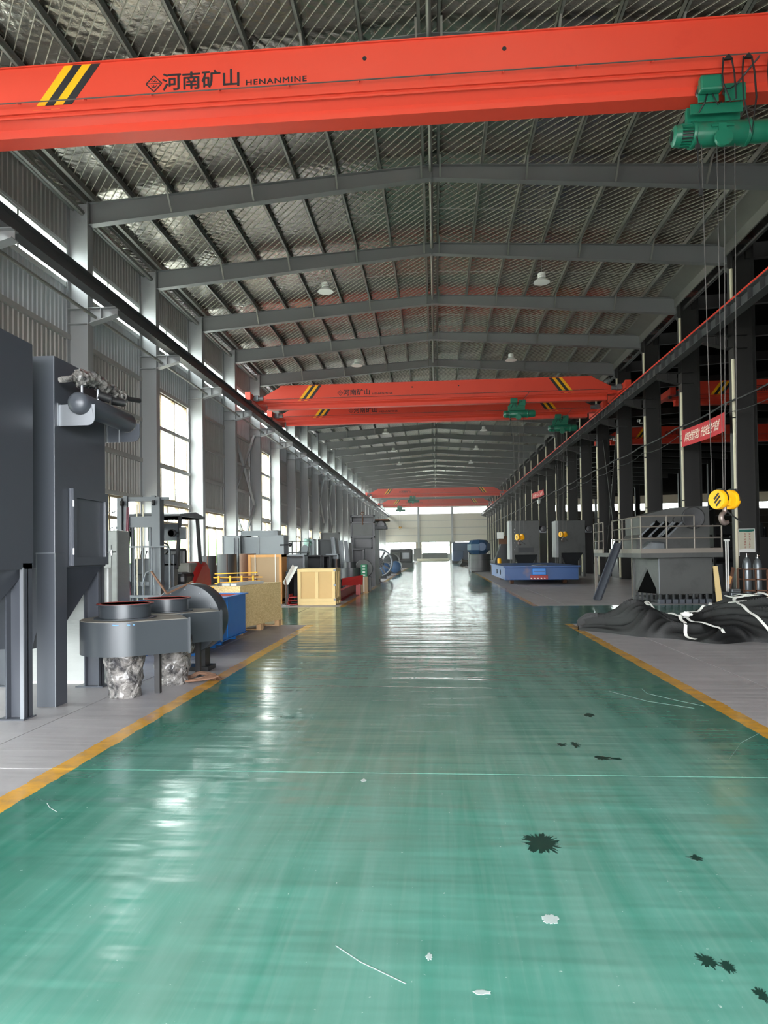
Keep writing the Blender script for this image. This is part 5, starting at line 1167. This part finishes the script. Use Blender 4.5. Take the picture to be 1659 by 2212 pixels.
# upper body
ub = MB().prism([(5.98, 1.44), (8.1, 1.44), (8.1, 2.82), (7.0, 2.78), (6.1, 2.55), (6.1, 2.0), (5.98, 1.85)], 'y', 20.6, 22.2).build('upper_body', 'grey_machine', t)
MB().prism([(6.05, 1.44), (6.7, 1.44), (6.7, 1.75), (6.3, 1.8), (6.05, 1.6)], 'y', 20.2, 20.62).build('side_shell', 'galv', t, bevel=.05)
for i in range(3): MB().bar((6.18 + i * .27, 20.58, 1.92), (6.62 + i * .27, 20.58, 2.36), .15, .02, up=(0, -1, 0)).build('slot_shade', 'inner_shade', t)  # black bars for the slots, their inner shade put into the colour
for i in range(4): MB().bar((6.05 + i * .27, 20.56, 1.92), (6.5 + i * .27, 20.56, 2.36), .05, .04, up=(0, -1, 0)).build('rib_bar', 'galv', t)
MB().tube([(6.7, 20.53, 1.95), (7.05, 20.53, 2.3), (7.1, 20.53, 2.36)], .03, 8).build('pull_rod', 'galv', t); MB().lathe([(.03, 0), (.09, 0), (.09, .04), (.03, .04)], (7.12, 20.5, 2.42), 'y', 16).build('rod_eye', 'grey_machine', t)
MB().lathe([(.3, 0), (.33, .0), (.33, -.06), (.3, -.08), (0, -.06)], (7.62, 20.58, 2.47), 'y', 34).build('round_port', 'mill', t)
MB().tube([(7.62 + .22 * math.cos(a), 20.5, 2.47 + .22 * math.sin(a)) for a in (-1.0, -.75, -.5, -.25)], .008, 6).build('port_handle', 'chrome', t)
MB().lathe([(.32, 0), (.3, .06), (0, .08)], (8.12, 21.2, 2.3), 'x', 26).build('end_port', 'mill_dark', t, smooth=True)
# things around it
t = thing('ramp_plank', 'blue grey channel ramp leaning on the platform left end', 'ramp', (5.1, 20.9, 0)); MB().bar((4.8, 20.6, .05), (5.72, 21.6, 1.75), .2, .04).build('ramp_web', 'slate', t); MB().bar((4.7, 20.6, .08), (5.62, 21.6, 1.78), .03, .09).bar((4.9, 20.6, .08), (5.82, 21.6, 1.78), .03, .09).build('ramp_flange', 'slate', t)
t = thing('timber_plank', 'pale timber plank leaning against the right side of the railed machine', 'plank', (7.95, 19.7, 0)); MB().add([(7.86, 19.58, 0), (8.02, 19.58, 0), (7.98, 19.78, 1.05), (7.86, 19.78, 1.05), (7.86, 19.62, 0), (8.02, 19.62, 0), (7.98, 19.82, 1.05), (7.86, 19.82, 1.05)], [(0, 1, 2, 3), (7, 6, 5, 4), (0, 4, 5, 1), (1, 5, 6, 2), (2, 6, 7, 3), (3, 7, 4, 0)]).build('plank_board', 'wood', t)
t = thing('light_tube', 'pair of pale tubes with a cap standing behind the gas bottles', 'tube', (8.5, 20.4, 0)); 
for x in (8.47, 8.53): MB().tube([(x, 20.4, 0), (x, 20.4, 1.78)], .022, 8).build('tube_body', 'white', t)
box(8.42, 8.58, 20.37, 20.43, 1.76, 1.82).build('tube_cap', 'white', t)
# gas bottles in a cage
for i, (x, y, h, lab) in enumerate(((9.03, 20.35, 1.3, 'left steel gas bottle in the rusty cage by the column'), (9.33, 20.35, 1.26, 'right steel gas bottle in the rusty cage by the column'))):
    t = thing('gas_bottle', lab, 'bottle', (x, y, 0), 'gas bottles'); MB().lathe([(0, .02), (.1, .02), (.115, .05), (.115, h - .2), (.09, h - .08), (.04, h - .02), (.04, h)], (x, y, 0), 'z', 22).build('bottle_shell', 'galv', t, smooth=True)
    MB().lathe([(.045, h), (.045, h + .03), (.02, h + .04), (.02, h + .1), (0, h + .1)], (x, y, 0), 'z', 12).build('valve', 'chrome', t, smooth=True); MB().tube([(x, y, h + .06), (x + .06, y - .02, h + .07)], .012, 6).build('outlet', 'rust', t)
t = thing('bottle_cage', 'rusty angle steel cage around the gas bottles', 'cage', (9.2, 20.3, 0))
for x in (8.85, 9.18, 9.5):
    for y in (20.15, 20.55):
        MB().box(x - .02, x + .02, y - .02, y + .02, 0, .95).build('cage_post', 'rust', t)
for z in (.3, .62, .92): MB().box(8.85, 9.5, 20.13, 20.16, z, z + .04).box(8.85, 9.5, 20.54, 20.57, z, z + .04).build('cage_bar', 'rust', t)
box(8.83, 9.52, 20.13, 20.57, .0, .02).build('cage_floor', 'rust', t)
# offcuts, cable coil
for i, (x, y, z, w, lab) in enumerate(((8.5, 19.9, 0, .3, 'lowest steel block of the small stack before the cage'), (8.52, 19.92, .1, .28, 'second steel block of the small stack before the cage'), (8.48, 19.9, .2, .26, 'third steel block of the small stack before the cage'), (8.5, 19.93, .3, .24, 'topmost steel block of the small stack before the cage'), (8.22, 19.75, 0, .14, 'single small steel block beside the stack before the cage'))):
    t = thing('steel_block', lab, 'block', (x, y, z), 'steel blocks'); box(x - w / 2, x + w / 2, y - .1, y + .1, z, z + .09).build('block_body', 'galv', t, bevel=.01); box(x - w / 2 + .02, x + w / 2 - .02, y - .104, y - .1, z + .03, z + .05).build('block_slot', 'mill_dark', t)
t = thing('cable_bundle', 'drooping bundle of dark cables hanging on a stand by the column', 'cables', (8.2, 21.0, 0))
for i in range(9):
    MB().tube([(8.45 + .01 * i, 21.0, 1.05), (8.35 - .03 * i, 20.95, .85), (8.15 - .03 * i, 20.9, .45 - .02 * i), (8.0 - .02 * i, 20.9, .12), (8.2, 20.9, .05)], .016, 6).build('cable_strand', 'rubber', t, smooth=True)
MB().box(8.42, 8.6, 20.95, 21.05, 0, 1.08).build('stand', 'mill_dark', t)
t = thing('rusty_flat', 'rusty flat bar leaning beside the sign column', 'bar', (8.8, 20.7, 0)); MB().bar((8.62, 20.75, .0), (8.86, 20.85, .98), .1, .02, up=(0, -1, 0)).build('bar_body', 'rust', t); MB().bar((8.66, 20.73, .5), (8.74, 20.76, .72), .1, .02, up=(0, -1, 0)).build('orange_band', 'orange_wood', t)
t = thing('tool_box', 'long low dark tool chest by the railed machine', 'chest', (8.2, 20.3, 0)); MB().box(7.95, 8.42, 20.1, 20.5, .02, .25).build('chest_body', 'mill_dark', t, bevel=.01); MB().box(7.95, 8.42, 20.09, 20.5, .25, .3).build('chest_lid', 'mill_dark', t)
t = thing('work_cabinet', 'dark upright locker behind the gas bottles at the right edge', 'locker', (10.3, 21.6, 0)); MB().box(10.5, 11.4, 22.9, 23.4, .02, 1.9).build('locker_body', 'mill_dark', t, bevel=.01); MB().box(10.54, 10.94, 22.88, 22.9, .1, 1.85).box(10.96, 11.36, 22.88, 22.9, .1, 1.85).build('locker_door', 'steel_dark', t)

# made-up dark racks, added in the neighbouring hall to block bright far windows
for i, (x0, x1, y0, y1, h, lab) in enumerate(((17.5, 20.5, 44, 46, 3.1, 'tall dark rack added in the neighbouring hall to block far windows, nearest one'), (19, 24, 60, 63, 3.6, 'wide dark rack added in the neighbouring hall to block far windows, behind the nearest one'), (14, 17, 74, 78, 3.2, 'dark rack added in the neighbouring hall to block far windows, third one back'), (26, 33, 70, 74, 3.6, 'low dark rack added deep in the neighbouring hall to block far windows'))):
    t = thing('blocking_rack', lab, 'rack', ((x0 + x1) / 2, y0, 0), 'added dark racks next door')
    for x in (x0, (x0 + x1) / 2, x1 - .15): box(x, x + .15, y0 - .1, y0 + .05, 0, h).build('rack_post', 'mill_dark', t)
    for k in range(4): box(x0, x1, y0 + .06, y1, .1 + k * h / 4, (k + 1) * h / 4 - .12).build('blocking_stack', 'mill_dark', t)

# sign on the first right column
t = thing('column_sign', 'framed slogan sign with two columns of red characters on the first right column', 'sign', (9.9, 22.2, 1.4))
y = 22.26
box(9.66, 10.13, y, y + .02, 1.42, 2.15).build('sign_board', 'sign_face', t); MB().box(9.64, 9.66, y - .01, y + .03, 1.3, 2.17).box(10.13, 10.15, y - .01, y + .03, 1.42, 2.17).box(9.64, 10.15, y - .01, y + .03, 2.15, 2.17).build('sign_frame', 'white', t)
MB().prism([(9.66, 2.07), (9.8, 2.075), (9.95, 2.06), (10.13, 2.09), (10.13, 2.15), (9.66, 2.15)], 'y', y - .004, y).build('sign_band', 'sign_teal', t); MB().prism([(9.66, 1.42), (10.13, 1.42), (10.13, 1.52), (9.9, 1.54), (9.66, 1.5)], 'y', y - .004, y).build('sign_band', 'white', t)
for cx, s_ in ((9.985, '安全为了生产'), (9.845, '生产必须安全')):
    for i, ch in enumerate(s_):
        me = fit(text_mesh(ch, 1, .01), .06, .062, cx, 2.0 - i * .084, 'sign_red'); me.name = 'character'; o = share('character', me, (-t.location.x, y - .003 - t.location.y, -t.location.z), t)
# banners strung between the right columns
def banner(x, ya, yb, za, zb_, h, txt, label, wav):
    t = thing('banner', label, 'banner', (x, (ya + yb) / 2, za))
    # ya is the far end, yb the near end; cloth faces the aisle (-x)
    def pt(u, v, d=0):
        y = ya + (yb - ya) * u; z = za + (zb_ - za) * u - h * v - .05 * math.sin(PI * u)
        return (x - d + wav * math.sin(u * 17 + v * 2) + .02 * math.sin(u * 7 + 2), y, z)
    MB().grid(40, 8, pt).build('cloth', 'banner', t, smooth=True)
    for u in (0, 1):
        MB().tube([(x, ya + (yb - ya) * u, (za, zb_)[u]), (x + .1, ya + (yb - ya) * u, (za, zb_)[u] + .3)], .01, 5).build('tie_cord', 'rope', t)
        MB().tube([(x, ya + (yb - ya) * u, (za, zb_)[u] - h), (x, ya + (yb - ya) * u, (za, zb_)[u] - h - .12)], .008, 5).build('tie_cord', 'rope', t)
    me = text_mesh(txt, 1, .012, 0.0, 1)
    xs_ = [v.co.x for v in me.vertices]; ys_ = [v.co.y for v in me.vertices]; x0, x1, y0, y1 = min(xs_), max(xs_), min(ys_), max(ys_)
    for v in me.vertices:
        u = .08 + .82 * (v.co.x - x0) / (x1 - x0); vv = .5 - .62 * ((v.co.y - y0) / (y1 - y0) - .5); p = pt(u, vv, .006)
        v.co = (p[0] - t.location.x, p[1] - t.location.y, p[2] - t.location.z)
    me.materials.append(MAT['banner_text']); share('lettering', me, (0, 0, 0), t)
banner(9.3, 26.1, 22.3, 6.02, 5.94, .62, '树牢安全发展理念  守住安全生产底线', 'red slogan banner with white characters between the first right columns', .0)
banner(9.35, 66.2, 58.7, 7.1, 6.9, .55, '安全生产  人人有责', 'faded wavy red banner far down the right columns', .05)
# cameras on the pipes
def cctv(x, y, z, label):
    t = thing('security_camera', label, 'camera', (x, y, z), 'security cameras')
    MB().tube([(x + .14, y, z - .08), (x, y, z - .08), (x, y, z)], .015, 6).build('bracket', 'white', t); MB().bar((x - .12, y - .25, z - .02), (x + .02, y + .08, z + .05), .11, .09).build('housing', 'white', t); MB().lathe([(0, 0), (.04, .0), (.04, .03)], (x - .13, y - .27, z - .02), 'y', 12).build('lens', 'black', t)
cctv(9.38, 31.5, 7.42, 'white security camera on the second right drain pipe'); cctv(9.38, 36.0, 7.35, 'white security camera on the third right drain pipe')
t = thing('dome_camera', 'small pale dome camera below the faded banner', 'camera', (9.2, 60.4, 5.9)); MB().lathe([(0, -.22), (.12, -.16), (.15, 0), (.15, .14), (.06, .2)], (9.15, 60.4, 5.9), 'z', 16).build('dome', 'white', t, smooth=True); MB().tube([(9.15, 60.4, 6.08), (9.15, 60.4, 6.2), (9.5, 60.4, 6.22)], .025, 6).build('arm', 'white', t)
# leaning ladder-like braces in the right columns
t = thing('wall_bracing', 'lattice brace leaning between the right columns', None, (9.9, 38, 0), kind='structure')
MB().bar((9.95, 37.2, 8.0), (9.95, 40.2, .3), .2, .1).build('brace', 'steel_dark', t); MB().bar((9.95, 40.2, 8.0), (9.95, 37.2, .3), .2, .1).build('brace', 'steel_dark', t)
for k in range(6): MB().bar((9.9, 37.3 + k * .48, 7.6 - k * 1.2), (9.9, 37.7 + k * .48, 7.6 - k * 1.2), .05).build('rung', 'steel_dark', t)

# black filter bags heaped on the right concrete
def heap_h(u, v, seed):
    """height over the footprint: u along the heap (0 left tail), v from front to back"""
    prof = lambda x: sum(a * math.exp(-((x - c) / w) ** 2) for a, c, w in HUMPS)
    e = max(0, 1 - abs(2 * v - 1) ** 3.2)
    base = prof(u) * e ** .75
    warp = v * 9 + 2.2 * math.sin(u * 7 + seed) + 2.0 * noise.noise((u * 5, v * 2, seed))
    fold = (1 - abs(math.sin(warp * 1.9))) ** 1.6 * .12 + (1 - abs(math.sin(warp * 4.7 + u * 9))) ** 1.3 * .045
    return base + fold * e ** .5 + .02 * noise.noise((u * 14, v * 9, seed + 3))
HUMPS = [(.17, .07, .08), (.46, .25, .1), (.18, .47, .16), (.26, .64, .1), (.5, .78, .11), (.4, .97, .12)]
def heap(x0, x1, u0, u1, seed, label, n):
    t = thing('filter_bag_heap', label, 'fabric', ((x0 + x1) / 2, 12.6, 0), 'heaps of black filter bags')
    def base(u, v):
        X = 2.74 + 3.95 * u + (.1 * noise.noise((v * 4, seed, 0)) if u0 < u < u1 else 0)
        yf = 13.3 - 1.85 * min(1, u * 2.3) + .12 * math.sin(u * 23) * min(1, u * 4); yb = 13.75 + .3 * u
        if u < .1: yb = 13.4 + 3.5 * u
        return X, yf + (yb - yf) * v
    def pt(u, v):
        uu = u0 + (u1 - u0) * u; X, Y = base(uu, v); return (X, Y, max(.004, heap_h(uu, v, seed)) if 0 < v < 1 else .0)
    MB().grid(n, 130, pt).build('bag_folds', 'bag', t, smooth=True)
    return t, base
hp, base1 = heap(2.74, 4.5, 0, .5, 1, 'left heap of black filter bags tied with one white strap knot', 150)
hp2, base2 = heap(4.5, 6.7, .5, 1.0, 1, 'right heap of black filter bags with white strap loops, cut by the frame', 150)
def strap(par, path, w=.055):
    pts = []
    for a, b_ in zip(path, path[1:]):
        for i in range(6): pts.append((a[0] + (b_[0] - a[0]) * i / 6, a[1] + (b_[1] - a[1]) * i / 6, a[2] + (b_[2] - a[2]) * i / 6))
    pts.append(path[-1]); w3 = []
    for u, v, lift in pts:
        X, Y = base1(u, v); z = max(.0, heap_h(u, v, 1)) if 0 < v < 1 else 0; w3.append((X, Y, z + .05 + lift))
    for _ in range(2): w3 = [w3[0]] + [tuple((w3[i - 1][j] + 2 * w3[i][j] + w3[i + 1][j]) / 4 for j in range(3)) for i in range(1, len(w3) - 1)] + [w3[-1]]
    def side(i):
        t_ = Vector(w3[min(i + 1, len(w3) - 1)]) - Vector(w3[max(0, i - 1)]); return t_.cross(Vector((0, -.35, 1)))
    MB().strip(w3, w, side, .006).build('white_strap', 'strap', par, smooth=True)
strap(hp, [(.28, .25, .03), (.3, .5, .05), (.36, .52, .03), (.44, .5, .06)]); strap(hp, [(.44, .5, .06), (.4, .3, .03), (.37, .02, .0), (.395, -.04, 0)]); strap(hp, [(.43, .48, .06), (.44, .25, .02), (.5, .06, .01)], .05)
strap(hp, [(.44, .5, .07), (.48, .62, .05), (.54, .66, .05), (.6, .72, .03)], .045)
crumple((4.49, 12.55, .36), (.1, .06, .05), 41, 3, .5, 'strap_knot', hp, 'strap')
strap(hp2, [(0.630, .75, .05), (0.690, .95, .05), (0.750, .6, .05), (0.810, .4, .05)], .06); strap(hp2, [(0.780, .62, .06), (0.680, .55, .05), (0.650, .3, .05), (0.660, .1, .03), (0.700, -.02, 0)]); strap(hp2, [(0.700, -.02, 0), (0.750, .15, .02), (0.820, .2, .03)], .06)
strap(hp2, [(0.650, .5, .05), (0.730, .42, .04), (0.820, .3, .04)], .055); strap(hp2, [(0.690, .72, .04), (0.750, .55, .05), (0.820, .52, .05)], .05)

# thin dusty haze in the hall air
hz = bpy.data.materials.new('dust_haze'); hz.use_nodes = True; hz.node_tree.nodes.clear()
_o = hz.node_tree.nodes.new('ShaderNodeOutputMaterial'); _v = hz.node_tree.nodes.new('ShaderNodeVolumeScatter')
_v.inputs['Color'].default_value = (1, .98, .95, 1); _v.inputs['Density'].default_value = .0024; _v.inputs['Anisotropy'].default_value = .2
hz.node_tree.links.new(_v.outputs[0], _o.inputs['Volume'])
tag(box(-10.1, 10.3, 42, 130.9, .003, 12.3).build('haze', hz), 'thin dusty haze hanging in the hall air', None, kind='structure')
